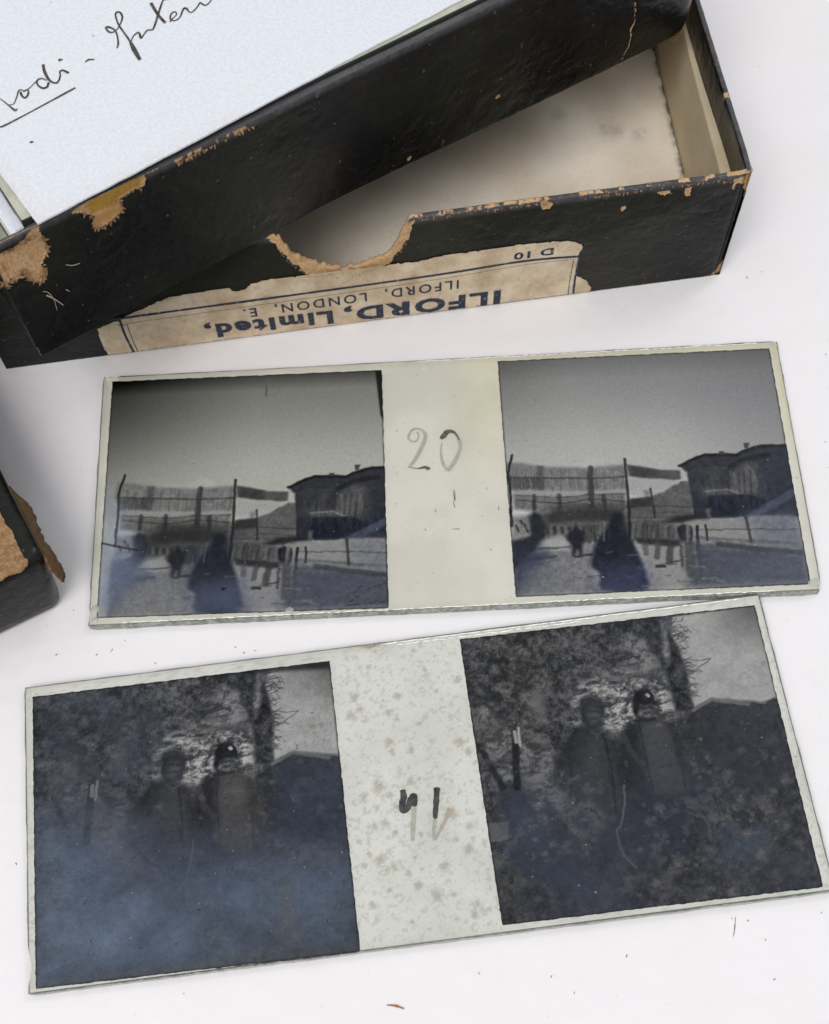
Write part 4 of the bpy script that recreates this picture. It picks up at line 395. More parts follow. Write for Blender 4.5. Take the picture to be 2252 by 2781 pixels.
def M_glass(tint, edge=False):
    t = NT('clear_glass_edge' if edge else 'clear_glass')
    tr = t.shader('ShaderNodeBsdfTransparent', Color=tint)
    b = t.bump(t.noise(.25, 2), .05, .0005)
    gl = t.n.new('ShaderNodeBsdfGlossy'); gl.inputs['Roughness'].default_value = .04; t.l(b, gl.inputs['Normal'])
    fr = t.n.new('ShaderNodeFresnel'); fr.inputs[0].default_value = 1.5
    if edge:
        d = t.bsdf(t.mix(t.ramp(t.noise(.9, 5, .8), .35, .7), (.12, .14, .12), (.62, .66, .60)), .15, .8)
        base = t.mixs(.6, tr, d)
    else: base = tr
    return t.done(t.mixs(t.math('MULTIPLY', fr.outputs[0], .8), base, gl.outputs[0]))
def M_gelatin():
    """gelatine coat: lets light through with the tint given by its colour attribute"""
    t = NT('gelatine_coat')
    c = t.attr('col', 'Color')
    n = t.ramp(t.noise(.25, 5, .7), .3, .75); c = t.mix(t.math('MULTIPLY', n, .30), c, t.mix(1.0, c, (.93, .92, .86), 'MULTIPLY'))
    sp = t.ramp(t.noise(2.0, 2, .6), .70, .745); c = t.mix(t.math('MULTIPLY', sp, .55), c, (.30, .29, .24))
    tr = t.shader('ShaderNodeBsdfTransparent', Color=c)
    d = t.bsdf(t.mix(1.0, c, (.93, .93, .92), 'MULTIPLY'), .35, .3, t.bump(t.noise(1.2, 5, .7), .25, .00008))
    return t.done(t.mixs(.66, tr, d))
def M_emulsion():
    """silver image layer; bluish silver mirroring sits where the plate is dense"""
    t = NT('silver_emulsion')
    c = t.attr('col', 'Color'); mir = t.attr('mirror')
    g = t.noise(4.0, 3, .8); c = t.mix(1.0, c, t.mix(t.ramp(g, .3, .7), (.88, .88, .88), (1.1, 1.1, 1.1)), 'MULTIPLY')
    sp = t.ramp(t.noise(1.5, 2, .5), .735, .76); c = t.mix(t.math('MULTIPLY', sp, .6), c, (.32, .31, .28))
    sd = t.ramp(t.noise(1.9, 2, .5), .25, .22); c = t.mix(t.math('MULTIPLY', sd, .6), c, (.006, .006, .008))
    b = t.bump(t.noise(2.0, 5, .8), .12, .00006)
    base = t.bsdf(c, .42, .06, b)
    ring = t.noise(.8, 4, .7)
    m_ = t.shader('ShaderNodeBsdfGlossy', Color=(.40, .48, .60, 1), Roughness=.33, Normal=b)
    return t.done(t.mixs(t.math('MULTIPLY', mir, t.math('MULTIPLY', t.ramp(ring, .1, .9), .05)), base, m_))

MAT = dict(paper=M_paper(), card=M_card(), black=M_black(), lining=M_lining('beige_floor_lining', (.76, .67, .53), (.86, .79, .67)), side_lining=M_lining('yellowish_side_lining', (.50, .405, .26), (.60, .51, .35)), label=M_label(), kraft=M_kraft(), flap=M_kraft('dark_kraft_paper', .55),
           ink=M_ink('brown_black_ink', (.020, .016, .012), .45, 4.0), blue=M_worn_ink(), glass=M_glass((.985, .992, .975)),
           edge=M_glass((.80, .84, .78), True), gel=M_gelatin(), emul=M_emulsion(),
           pencil=M_ink('grey_pencil', (.34, .35, .29), .5, .3), dark=M_ink('dark_pencil', (.075, .08, .06), .35, .8),
           wax=M_ink('black_grease_pencil', (.03, .03, .028), .3, 1.5), dust=M_ink('dust', (.16, .14, .13), .8, .5),
           brown=M_ink('brown_flake', (.30, .14, .06), .7, .4), ghost=M_ink('faded_stroke', (.36, .32, .25), .6, .2))

# ------------------------------------------------------------------ the surface
n = 121
gx = np.linspace(-420, 520, n); gy = np.linspace(-420, 520, n)
GX, GY = np.meshgrid(gx, gy, indexing='ij')
GZ = -0.03 - 0.02 * fbm(GX / 60, GY / 60, 3)
tag(link('white_table_paper', np.stack([GX, GY, GZ], -1), gridfaces(n, n), MAT['paper']),
    'smooth white paper sheet everything lies on', kind='structure')

# ------------------------------------------------------------------ glass plates
PW, PH, PT = 107.0, CAM['ph'], 1.3

def paint(ops, U, V, du, dv, seed):
    C = np.zeros(U.shape + (3,))
    u, v = U - du, V - dv
    jx = (fbm(u * 40, v * 40, seed) - .5) * .007; jy = (fbm(u * 40 + 9, v * 40, seed + 3) - .5) * .007
    u, v = u + jx, v + jy
    return C, u, v

def apply(C, ops, u, v, seed):
    for k, op in enumerate(ops):
        kind, val, soft, opa, pts = op
        if kind == 'p': m_ = polymask(u, v, pts, soft) * opa; col = rgb(val)
        elif kind == 'l': m_ = linemask(u, v, pts, soft) * opa; col = rgb(val)
        else:
            lo, hi, sc, style = val
            m_ = polymask(u, v, pts, soft) * opa
            if style: f = fbm(u * sc * .9 + 2.5 * fbm(u * 12, v * 12, 5), v * sc * 1.35 + 1.5 * fbm(u * 14, v * 9, 6), seed + k, 5, .8)
            else: f = fbm(u * sc, v * sc, seed + k, 5, .88)
            f = np.clip((f - .5) * (4.2 if style else 3.0) + .42, 0, 1)
            col = rgb(lo) + (rgb(hi) - rgb(lo)) * f[..., None]
        C[:] = C * (1 - m_[..., None]) + col * m_[..., None]
    return C

def picture20(U, V, left):
    C, u, v = paint(None, U, V, .043 if left else 0, 0, 11)
    t = np.clip(V / .47, 0, 1); t = t * t * (3 - 2 * t)
    if left:
        g = 122 + 46 * t; side = np.clip(1 - U / .55, 0, 1) ** 1.3
        g = g * (1 - .55 * side * np.clip(1 - V / .62, 0, 1) ** .8) - 52 * np.clip(1 - V / .07, 0, 1)
        C[:] = g[..., None] * np.array([.99, 1.0, .925])
    else:
        g = 130 + 38 * t - 24 * np.clip(1 - V / .10, 0, 1)
        g = g * (1 - .16 * np.clip(1 - U / .25, 0, 1) * np.clip(1 - V / .5, 0, 1)) * (1 - .14 * np.clip((U - .6) / .4, 0, 1))
        C[:] = g[..., None] * np.array([.99, .995, .965])
        m_ = polymask(U, V, [(.35, .10), (1.1, .02), (1.1, .5), (.75, .35)], .3)[..., None] * .4
        C[:] = C * (1 - m_) + np.array([120, 123, 134]) * m_
    # a base under everything below the skyline
    m_ = polymask(u, v, [(-.1, .46), (1.2, .46), (1.2, 1.1), (-.1, 1.1)], .01)[..., None]
    low = apply(C.copy(), DATA['ops20'], u, v, 20)
    net = np.maximum(polymask(u, v, [(.0, .44), (.42, .44), (.42, .58), (.0, .58)], .02), 0)
    st = (np.sin(u * 620 + 3 * fbm(u * 9, v * 9, 4)) * .5 + (fbm(u * 240, v * 26, 21, 3, .8) - .5) * 3)
    low = low + (net * st * 9 * ((low.mean(-1) > 60) & (low.mean(-1) < 130)))[..., None]
    bld = polymask(u, v, [(.64, .55), (.86, .50), (.95, .62), (.95, .68), (.66, .68)], .03)
    low = low + (bld * (fbm(u * 90, v * 22, 33, 3, .7) - .46) * 34)[..., None]
    k = np.clip((V - .58) * 12, 0, 1)[..., None] * .8
    low = low * (1 - k) + (40 + (low - 50) * 1.28 - 4) * k
    C = low
    mott = 1 + (fbm(U * 70, V * 70, 77, 4, .8) - .5) * (.03 + .50 * np.clip((V - .42) * 12, 0, 1) * np.clip((140 - C.mean(-1)) / 25, .12, 1))
    C = C * mott[..., None]
    return C, u, v

def picture41(U, V, left):
    C, u, v = paint(None, U, V, 0, 0, 31)
    if left:                       # the second lens sees the scene a little further right
        u = U - .055 - .022 * np.clip((.45 - V) / .45, 0, 1); v = V + .012
        u = u + (fbm(U * 50, V * 50, 2) - .5) * .008
    C = apply(C, DATA['ops41'], u, v, 40)
    C = 52 + (C - 50) * 1.06 + (fbm(U * 130, V * 130, 19, 3, .9) - .5)[..., None] * 16
    # vignette of the negative in the upper right corner
    vg = np.clip((U - .8) / .2, 0, 1) * np.clip((.2 - V) / .2, 0, 1)
    C = C * (1 - .45 * vg)[..., None]
    bt = np.clip(fbm(U * 2.6, V * 2.6, 57, 2) * 1.6 - .35, 0, 1)[..., None] * .5 * np.clip((105 - C.mean(-1, keepdims=True)) / 25, 0, 1); C = C * (1 - bt) + C.mean(-1, keepdims=True) * np.array([.90, .97, 1.22]) * bt
    # foxing blooms
    r = np.random.RandomState(9 if left else 4)
    for k in range(150 if not left else 90):
        a, b = r.rand(2); b = .2 + .8 * b; s_ = .004 + .016 * r.rand() ** 2
        d = np.hypot(U - a, V - b) / s_
        m_ = np.clip(1.3 - d - 1.6 * (fbm(U * 110, V * 110, 60 + k % 7, 3) - .45), 0, 1) * (.25 + .4 * r.rand())
        C = C * (1 - m_[..., None]) + np.array([108, 106, 106]) * m_[..., None]
    cl = fbm(U * 7, V * 7, 88, 3); cl2 = fbm(U * 42, V * 42, 89, 4, .7)
    m_ = np.clip((cl - .48) * 5, 0, 1) * np.clip((cl2 - .52) * 7, 0, 1) * .65 * np.clip((V - .2) * 3, 0, 1)
    C = C * (1 - m_[..., None]) + np.array([98, 96, 97]) * m_[..., None]
    bl = np.clip((fbm(U * 3.2, V * 3.2, 55, 3) - .42) * 4, 0, 1) * np.clip((V - .38) * 2.2, 0, 1) * .5
    C = C * (1 - bl[..., None]) + np.array([52, 57, 76]) * bl[..., None]
    return C, u, v

def emulsion(name, parent, corners, key, NX=330, NY=320):
    us = np.linspace(0, 1, NX); vs = np.linspace(0, 1, NY)
    U, V = np.meshgrid(us, vs, indexing='ij')
    c = np.array(corners)
    P = (c[0] * ((1 - U) * (1 - V))[..., None] + c[1] * (U * (1 - V))[..., None] + c[2] * (U * V)[..., None] + c[3] * ((1 - U) * V)[..., None])
    # slightly nibbled outline
    e = .10
    P[0, :, 0] += (fbm(vs * 60, vs * 0, 5) - .5) * e * 2; P[-1, :, 0] += (fbm(vs * 60, vs * 0 + 3, 6) - .5) * e * 2
    P[:, 0, 1] += (fbm(us * 60, us * 0, 7) - .5) * e * 2; P[:, -1, 1] += (fbm(us * 60, us * 0 + 3, 8) - .5) * e * 2
    left = key.endswith('L')
    C, u, v = (picture20 if key[:2] == '20' else picture41)(U, V, left)
    mirror = np.clip((110 - C.mean(-1)) / 60, 0, 1)
    for hz in DATA.get('haze' + key, []):  # bluish tarnish, with its reflected sheen painted into the colour
        col, soft, opa, pts = hz
        tex = .75 + .5 * (fbm(U * 9, V * 9, 91, 4, .6) - .5) * 2
        m_ = np.clip(polymask(U, V, pts, soft) * opa * tex, 0, .97)
        keep = C - C.mean(axis=(0, 1))           # what is under the tarnish and painted sheen still reads faintly
        C = C * (1 - m_[..., None]) + (rgb(col) + .18 * (C - 60)) * m_[..., None]
    for hz in DATA.get('dark' + key, []):
        col, soft, opa, pts = hz
        m_ = polymask(U, V, pts, soft) * opa; C = C * (1 - m_[..., None]) + rgb(col) * m_[..., None]
    if key == '20L':                             # tarnish ripples and the emulsion crack
        rip = np.sin((U * 1.3 - V * .9) * 260 + 8 * fbm(U * 6, V * 6, 3)) * polymask(U, V, [(0, .72), (.13, .74), (.16, .86), (0, .9)], .04)
        C += rip[..., None] * np.array([2, 2, 2.5]) * (fbm(U * 14, V * 14, 8) > .5)[..., None]
        m_ = linemask(U, V, [(.0, .70), (.05, .715), (.13, .735)], .008)[..., None] * .7; C = C * (1 - m_) + 38 * m_
        m_ = polymask(U, V, [(.975, .0), (1.0, .0), (1.0, .23), (.99, .2)], .004)[..., None] * .9; C = C * (1 - m_) + 30 * m_
        m_ = linemask(U, V, [(.573, .05), (.574, .095)], .007)[..., None] * .6; C = C * (1 - m_) + 70 * m_
        for q in ([(.86, .95), (.92, .90)], [(.87, .97), (.94, .92), (1, .9)], [(.85, .985), (.99, .975)]):
            m_ = linemask(U, V, q, .006)[..., None] * .5 * (fbm(U * 80, V * 80, 4) > .45)[..., None]; C = C * (1 - m_) + 40 * m_
        m_ = polymask(U, V, [(.425, .895), (.445, .9), (.43, .91)], .003)[..., None]; C = C * (1 - m_) + 25 * m_
    if key == '41L':
        th = np.arctan2(V - .84, U - .02); rr = np.hypot(U - .02, V - .84)
        rip = np.sin(rr * 420) * np.clip(1 - abs(rr - .14) / .13, 0, 1) * (V > .62) * (fbm(U * 12, V * 12, 6) - .15)
        C += rip[..., None] * np.array([5, 5.5, 6])
    if key == '41L':
        C = C + (fbm(U * 75, V * 75, 23, 4, .85) - .5)[..., None] * np.array([17, 16, 15]) + (fbm(U * 9, V * 14, 29, 4, .7) - .5)[..., None] * np.array([16, 20, 24])
        pit = np.clip((fbm(U * 110 + 4, V * 110, 61, 2, .5) - .86) * 12, 0, 1)[..., None] * .8; C = C * (1 - pit) + 34 * pit
        C = C * (1.0 + .05 * np.clip((V - .3) * 3, 0, 1) * (V > 0))[..., None]
    # dark line all round where the mask ended
    ed = np.minimum(np.minimum(U, 1 - U), np.minimum(V, 1 - V)); m_ = np.clip(1 - ed / .007, 0, 1) * .7
    C = C * (1 - m_[..., None]) + 34 * m_[..., None]
    C = C + .34 * (C.mean(-1, keepdims=True) * np.array([.985, 1.0, 1.0]) - C)
    A = lin(np.clip(C, 0, 255)); mm_ = A.mean(-1, keepdims=True); A = np.clip(A * np.clip(1 - .0065 / np.maximum(mm_, .010), .2, 1), .0012, 1)
    mirror = np.clip(mirror + .0, 0, 1) * np.clip(.3 + fbm(U * 3, V * 3, 14, 3), 0, 1)
    verts = np.stack([P[..., 0], P[..., 1], np.full(U.shape, PT + .07)], -1)
    return link(name, verts, gridfaces(NX, NY)[:, ::-1], MAT['emul'], parent, rel=False,
                cols={'col': np.concatenate([A, np.ones(U.shape + (1,))], -1)}, attrs={'mirror': mirror})

def plate_outline(w, h, seed, chips=()):
    r = np.random.RandomState(seed); pts = []
    for (a, b) in (((0, -h), (w, -h)), ((w, -h), (w, 0)), ((w, 0), (0, 0)), ((0, 0), (0, -h))):
        a = np.array(a, float); b = np.array(b, float); L = np.hypot(*(b - a)); n_ = int(L / 1.1)
        u = (b - a) / L; nn = np.array([u[1], -u[0]])
        for k in range(n_):
            t = (k + .0) / n_; p_ = a + (b - a) * t
            j = (fbm(np.array([t * L * .35]), np.array([seed * 1.7 + L]), 8, 3)[0] - .5) * .22 + (r.rand() - .5) * .05
            e = min(t, 1 - t) * L
            if e < .9: j -= .18 * (1 - e / .9)
            p_ = p_ + nn * j
            for (cx_, cy_, rad, dep) in chips:
                d = np.hypot(p_[0] - cx_, p_[1] - cy_)
                if d < rad: p_ = p_ - nn * dep * (1 - d / rad)
            pts.append(p_)
    return pts

def gel_sheet(parent, key, base, spots, inner):
    """clear gelatine between the pictures (fine grid) and round them (coarse)"""
    x0 = (inner[0][1][0] + inner[0][2][0]) / 2; x1 = (inner[1][0][0] + inner[1][3][0]) / 2
    xa = np.unique(np.concatenate([np.linspace(.25, 2.2, 14), np.linspace(PW - 2.2, PW - .25, 14), np.linspace(2.2, x0, 50), np.linspace(x0, x1, 112), np.linspace(x1, PW - 2.2, 50)]))
    ya = np.linspace(-.25, -PH + .25, 260)
    X, Y = np.meshgrid(xa, ya, indexing='ij')
    C = np.ones(X.shape + (3,)) * np.array(base)
    n_ = fbm(X / 7, Y / 7, 44 if key == '20' else 51, 4)
    C *= (1 - .09 * np.clip((n_ - .4) * 3, 0, 1))[..., None]
    if key == '20':
        m_ = np.clip((X - 53) / 8, 0, 1) * np.clip((Y + 26) / 16, 0, 1); C *= 1 - m_[..., None] * np.array([.02, .04, .14])
    ed = np.minimum(np.minimum(X, PW - X), np.minimum(-Y, PH + Y))
    m_ = np.clip(1 - ed / 1.5, 0, 1); C *= 1 - m_[..., None] * np.array([.12, .11, .16]) * (.4 + fbm(X / 2, Y / 2, 4))[..., None]
    for (a, b), rad in spots:
        d = np.hypot(X - a, Y - b) / rad
        m_ = np.clip(1.25 - d - 2.4 * (fbm(X * 2.6, Y * 2.6, 12, 4, .7) - .5), 0, 1) * .66
        C = C * (1 - m_[..., None]) + np.array([.46, .43, .33]) * m_[..., None]
    if key == '41':
        f = fbm(X * 1.5, Y * 1.5, 71, 4, .7); f2 = fbm(X * 4.2 + Y * 2.0, Y * 3.0 - X * 1.2, 73, 3, .7); m_ = np.clip(np.clip((f - .58) * 9, 0, 1) * .5 + np.clip((f2 - .68) * 12, 0, 1) * .55, 0, .8)
        C = C * (1 - m_[..., None]) + np.array([.55, .55, .47]) * m_[..., None]
        m_ = polymask(X, Y, DATA['brown'], .5) * np.clip((fbm(X * 2.2, Y * 2.2, 15, 4) - .42) * 8, 0, 1) * .8
        C = C * (1 - m_[..., None]) + np.array([.30, .18, .08]) * m_[..., None]
    verts = np.stack([X, Y, np.full(X.shape, PT + .03)], -1)
    return link('gelatine_coat', verts, gridfaces(len(xa), len(ya))[:, ::-1], MAT['gel'], parent, rel=False,
                cols={'col': np.concatenate([C, np.ones(X.shape + (1,))], -1)})

def chip(parent, x, y, r_, seed, z=PT + .05):
    r = np.random.RandomState(seed); n_ = 9
    V = [(x, y, z + .22)]; a = np.linspace(0, 2 * np.pi, n_, endpoint=False)
    for t in a: V.append((x + math.cos(t) * r_ * (.4 + .3 * r.rand()), y + math.sin(t) * r_ * (.4 + .3 * r.rand()), z + .12 + .1 * r.rand()))
    for t in a: V.append((x + math.cos(t) * r_ * (.8 + .4 * r.rand()), y + math.sin(t) * r_ * (.7 + .4 * r.rand()), z))
    F = [(0, 1 + k, 1 + (k + 1) % n_) for k in range(n_)] + [(1 + k, 1 + n_ + k, 1 + n_ + (k + 1) % n_, 1 + (k + 1) % n_) for k in range(n_)]
    return link('glass_chip', V, F, MAT['chip'], parent, smooth=False, rel=False)
def M_chip():
    t = NT('chipped_glass')
    d = t.bsdf((.62, .64, .58), .2, .8, t.bump(t.noise(3, 3), .5, .0003))
    return t.done(t.mixs(.45, d, t.shader('ShaderNodeBsdfTransparent', Color=(.93, .95, .9, 1))))
MAT['chip'] = M_chip()

def glass_body(parent, name, w, h, z0, z1, seed, chips=(), rel=False, mats=None):
    out = plate_outline(w, h, seed, chips)
    V, F = prism(out, z0, z1, .10)
    o = link(name, V, F, mats or [MAT['glass'], MAT['edge']], parent, smooth=False, rel=rel)
    for p_ in o.data.polygons:
        if abs(p_.normal.z) < .9: p_.material_index = 1
    return o

def build_plate(key, loc, rz, label, base, chips, spots):
    root = empty('glass_plate', label, 'glass plate', 'stereo glass plates on the white paper', loc, rz)
    glass_body(root, 'glass', PW, PH, 0.02, PT, 3 if key == '20' else 8, chips)
    w = DATA['win']
    gel_sheet(root, key, base, spots, (w[key + 'L'], w[key + 'R']))
    emulsion('photograph', root, w[key + 'L'], key + 'L')['label'] = 'left photograph of the pair, more bluish tarnish and painted sheen'
    emulsion('photograph', root, w[key + 'R'], key + 'R')['label'] = 'right photograph of the pair'
    return root

p20 = build_plate('20', (0, 0, 0), 0.0, 'upper glass plate with a street scene twice and the faint number 20 between them',
                  (.90, .895, .80), [(.3, -PH + 1.8, 1.2, .25), (PW - .2, -PH + .6, 1.6, .35)], [])
ax, ay, aa = CAM['p41']
p41 = build_plate('41', (ax, ay, 0), aa, 'lower glass plate with two uniformed men twice and the number 41 on its speckled middle',
                  (.90, .915, .875), [(.1, -PH + 3.6, 2.6, .6), (PW * .5, 0, .8, .1)], [((q[0], q[1]), q[2]) for q in DATA['fox']])
chip(p20, 1.0, -PH + 2.7, .75, 1); chip(p20, 1.1, -PH + .9, .6, 2); chip(p20, 29.6, -PH + .8, .75, 3); chip(p20, PW - 1.0, -PH + 1.2, 1.0, 4); chip(p20, PW - .9, -.8, .4, 5)

def glint(parent, x0, x1, y, seed):  # pale ribbons standing in for light glinting along the plate edges
    r = np.random.RandomState(seed); V, F = [], []
    n_ = int((x1 - x0) / 1.2)
    for k in range(n_):
        a = x0 + (x1 - x0) * k / n_; L = .8 + r.rand() * 1.4
        ribbon_geo([(a, y - .18 * r.rand()), (a + L * .5, y - .12 * r.rand()), (a + L, y - .18 * r.rand())], [.05, .12 + .10 * r.rand(), .05], PT + .09, V, F, n=3)
    return link('painted_glint', V, [f[::-1] for f in F], MAT['glint'], parent, smooth=False, rel=False)
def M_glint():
    t = NT('pale_glint_paint'); return t.done(t.bsdf((.93, .94, .90), .12, .9))
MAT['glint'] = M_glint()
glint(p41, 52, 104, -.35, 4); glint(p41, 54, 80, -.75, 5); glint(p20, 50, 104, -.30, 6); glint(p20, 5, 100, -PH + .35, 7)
def strokes(name, parent, items, mat, z=PT + .11, jit=.2, rel=False):
    V, F = [], []
    for pts, wid in items: ribbon_geo(pts, wid, z, V, F, jit=jit)
    return link(name, V, [f[::-1] for f in F], mat, parent, smooth=False, rel=rel)
q = DATA['two']; strokes('handwritten_digit', p20, [(q, [.25, .3, .3, .25, .3, .35, .4, .35, .3, .55, .6, .6, .55, .5, .4, .3][:len(q)])], MAT['pencil'])
q = DATA['two_base']; strokes('digit_foot', p20, [(q, [.08, .14, .3, .5, .6, .5][:len(q)])], MAT['dark'], PT + .13)
q = DATA['zero']; strokes('handwritten_digit', p20, [(q[3:], [.3, .35, .5, .5, .55, .65, .6, .5, .45, .35, .2, .2, .2][:len(q) - 3])], MAT['pencil'])
strokes('digit_head', p20, [(q[:6], [.5, .85, .8, .6, .35, .15])], MAT['dark'], PT + .13)
strokes('fine_scratches', p20, [(s_, [.05, .1, .05, .05][:len(s_)]) for s_ in DATA['ticks20']], MAT['dark'])
q = DATA['four']; strokes('handwritten_digit', p41, [(q[:8], [.7, .9, .85, .95, .9, .8, .95, .8])], MAT['wax']); strokes('faded_digit_end', p41, [(q[7:], [.65, .6, .5])], MAT['pencil'])
q = DATA['one']; strokes('handwritten_digit', p41, [(q[:3], [.9, .8, .6])], MAT['wax']); strokes('faded_digit_end', p41, [(q[2:], [.5, .5, .4])], MAT['pencil'])
strokes('faded_stroke', p41, [(DATA['one_ghost'], [.3, .4, .5, .9])], MAT['ghost'])

# ------------------------------------------------------------------ cardboard trays
def make_wall(name, parent, P0, P1, z0, ztop, th, ns, nh, bulge=None, wear=None, zbot=None, mat=None, extra=None, rimwear=None):
    """one board wall: outer face, rounded rim, inner face. s runs P0->P1, outward is to the right of it."""
    P0 = np.array(P0, float); P1 = np.array(P1, float); L = np.hypot(*(P1 - P0)); u = (P1 - P0) / L; nn = np.array([u[1], -u[0]])
    s = np.linspace(0, L, ns)
    zt = ztop(s) if callable(ztop) else np.full(ns, float(ztop)); zb = zbot(s) if zbot else np.zeros(ns)
    prof = []                                  # (offset inwards, height fraction or rim height)
    T = np.linspace(0, 1, nh)
    cols = []
    for t in T: cols.append((0.0, zb + (zt - zb) * t, t))
    for k in range(1, 6):
        a = k / 6 * math.pi; cols.append((th * (1 - math.cos(a)) / 2, zt + th * .22 * math.sin(a), 1.0 + k / 6))
    for t in np.linspace(1, 0, max(6, nh // 3)): cols.append((th, zb + (zt - zb) * t, 3 - t))
    cols.append((th, zb, 3.0)); cols.append((0.0, zb, 3.2))
    ny = len(cols); X = np.zeros((ns, ny, 3)); wr = np.zeros((ns, ny)); gl = np.zeros((ns, ny)); dp = np.zeros((ns, ny)); rm = np.zeros((ns, ny))
    for j, (off, z, code) in enumerate(cols):
        b = bulge(s, np.clip(z / np.maximum(zt, .1), 0, 1.1)) if bulge else 0
        xy = P0 + np.outer(s, u) + np.outer(np.full(ns, -off) + b, nn)
        X[:, j, 0] = xy[:, 0]; X[:, j, 1] = xy[:, 1]; X[:, j, 2] = z0 + z
        if code <= 1.0 and wear: wr[:, j] = wear(s, z, zt)
        if 1.0 < code < 2.0: wr[:, j] = rimwear(s, (code - 1)) if rimwear else (wear(s, zt, zt) * .8 if wear else 0)
        if code < 2.0: rm[:, j] = np.clip((code - .94) / .05, 0, 1) * (.35 + .65 * fbm(s * 1.5, s * 0 + code, 66, 3))
        if extra and code <= 1.0: gl[:, j], dp[:, j] = extra(s, z)
    # torn places sit a little lower than the paper round them
    cut = np.clip((wr - .4) * 4, 0, 1) * .14 + (fbm(np.arange(ns)[:, None] * .15, np.arange(ny)[None, :] * .3, 17) - .5) * .10
    X[:, :, 0] -= cut * nn[0]; X[:, :, 1] -= cut * nn[1]
    o = link(name, X, gridfaces(ns, ny), mat or MAT['black'], parent, attrs={'wear': wr, 'glue': gl, 'deep': dp, 'rim': rm})
    return o

def ragged(s, z, pts, k=.45, amp=.35, seed=3):
    j = (fbm(s * 1.6, z * 1.6, seed, 5, .85) - .5) * amp * 3.4; j2 = (fbm(s * 1.6 + 7, z * 1.6, seed + 1, 5, .85) - .5) * amp * 3.4
    return polymask(s + j, z + j2, pts, k)

def slab(name, parent, quad, z0, z1, mat, attrs=None, nx=2, ny=2, stain=None):
    q = np.array(quad, float); U, V = np.meshgrid(np.linspace(0, 1, nx), np.linspace(0, 1, ny), indexing='ij')
    P = q[0] * ((1 - U) * (1 - V))[..., None] + q[1] * (U * (1 - V))[..., None] + q[2] * (U * V)[..., None] + q[3] * ((1 - U) * V)[..., None]
    top = np.concatenate([P, np.full(U.shape + (1,), z1)], -1).reshape(-1, 3); bot = top.copy(); bot[:, 2] = z0
    F = [tuple(f) for f in gridfaces(nx, ny)]; N = nx * ny
    F2 = [tuple(i + N for i in f[::-1]) for f in F]
    ringi = [i * ny for i in range(nx)] + [(nx - 1) * ny + j for j in range(1, ny)] + [i * ny + ny - 1 for i in range(nx - 2, -1, -1)] + [j for j in range(ny - 2, 0, -1)]
    side = [(ringi[k], ringi[k] + N, ringi[(k + 1) % len(ringi)] + N, ringi[(k + 1) % len(ringi)]) for k in range(len(ringi))]
    st = {'stain': np.concatenate([stain(top[:, 0], top[:, 1]), np.zeros(N)])} if stain else None
    return link(name, np.concatenate([top, bot]), F + F2 + side, mat, parent, smooth=False, attrs=st)

# ---- the lower tray, lying open
A1 = np.array((-16.3, 3.7)); B1 = np.array((100.5, 14.8)); L1 = np.hypot(*(B1 - A1)); u1 = (B1 - A1) / L1; v1 = np.array([-u1[1], u1[0]])
HT1 = 19.6; D1 = 52.0
tray1 = empty('box_tray', 'lower black tray with beige lining, thumb notch and upside down paper label',
              'box tray', 'black cardboard plate box trays', (*A1, 0))
NP = np.array(DATA['notch'])
def top1(s):
    h = np.full(s.shape, HT1); inn = (s > NP[0, 0]) & (s < NP[-1, 0])
    h[inn] = np.minimum(HT1, np.interp(s[inn], NP[:, 0], NP[:, 1]) + (fbm(s[inn] * 1.1, s[inn] * 0, 9, 5, .8) - .5) * 2.2)
    return h - .12 * fbm(s / 3, s * 0, 4)
def wear1(s, z, zt):
    z = np.broadcast_to(z, s.shape)
    w = ragged(s, z, DATA['notchwear'], .3, .5)
    w = np.maximum(w, ((zt < HT1 - .6) & (z > zt - 1.0 - .7 * fbm(s * 2, s * 0, 21, 4))).astype(float))
    for k, q_ in enumerate(DATA['blobL']): w = np.maximum(w, ragged(s, z, q_, .35, .25, 30 + k))
    w = np.maximum(w, ragged(s, z, DATA['cornerL'], .4, .5, 41)); w = np.maximum(w, ragged(s, z, DATA['cornerB'], .5, .2, 42))
    e = np.clip(1 - (zt - z) / .55, 0, 1) * (s > 66) * np.clip((fbm(s * .5, s * 0 + 2, 5, 4, .7) - .42) * 6, 0, 1)
    w = np.maximum(w, e * .55)
    w = np.maximum(w, .25 * np.clip(1 - z / .4, 0, 1))
    return w
def rim1(s, t):
    w = .28 * (s > 66) + .36 * np.clip((fbm(s * .45, s * 0 + 2, 5, 4, .7) - .45) * 6, 0, 1) * (s > 66)
    w = np.where((s > NP[0, 0] - .3) & (s < NP[-1, 0] + .3), .9, w)
    w = np.where(s > L1 - 4, .85, w)
    return w
def bul1(s, z): return .25 * np.sin(s / L1 * math.pi) * np.sin(np.clip(z, 0, 1) * math.pi) - 2.2 * np.clip((s - L1 + 2.2) / 2.2, 0, 1) ** 2 * .25
make_wall('front_wall', tray1, A1, B1, 0, top1, .8, 470, 84, bul1, wear1, rimwear=rim1)
C1 = B1 + v1 * D1; D1p = A1 + v1 * D1
def rimr(s, t): return .10 + .40 * np.clip((fbm(s * .4, s * 0 + t * .7, 15, 4, .7) - .62) * 7, 0, 1) + .5 * np.clip(1 - s / 1.6, 0, 1) + .6 * np.exp(-((s - 15.5) / .8) ** 2)
make_wall('side_wall', tray1, B1 + v1 * .02, C1, 0, HT1, .8, 210, 70, lambda s, z: -.3 * np.exp(-s / 1.2), lambda s, z, zt: .7 * np.clip(1 - s / 1.2, 0, 1) * (np.broadcast_to(z, s.shape) > 15.5) + .25 * np.clip(1 - abs(s) / .5, 0, 1), rimwear=rimr)
make_wall('back_wall', tray1, C1, D1p, 0, HT1, .8, 60, 12)
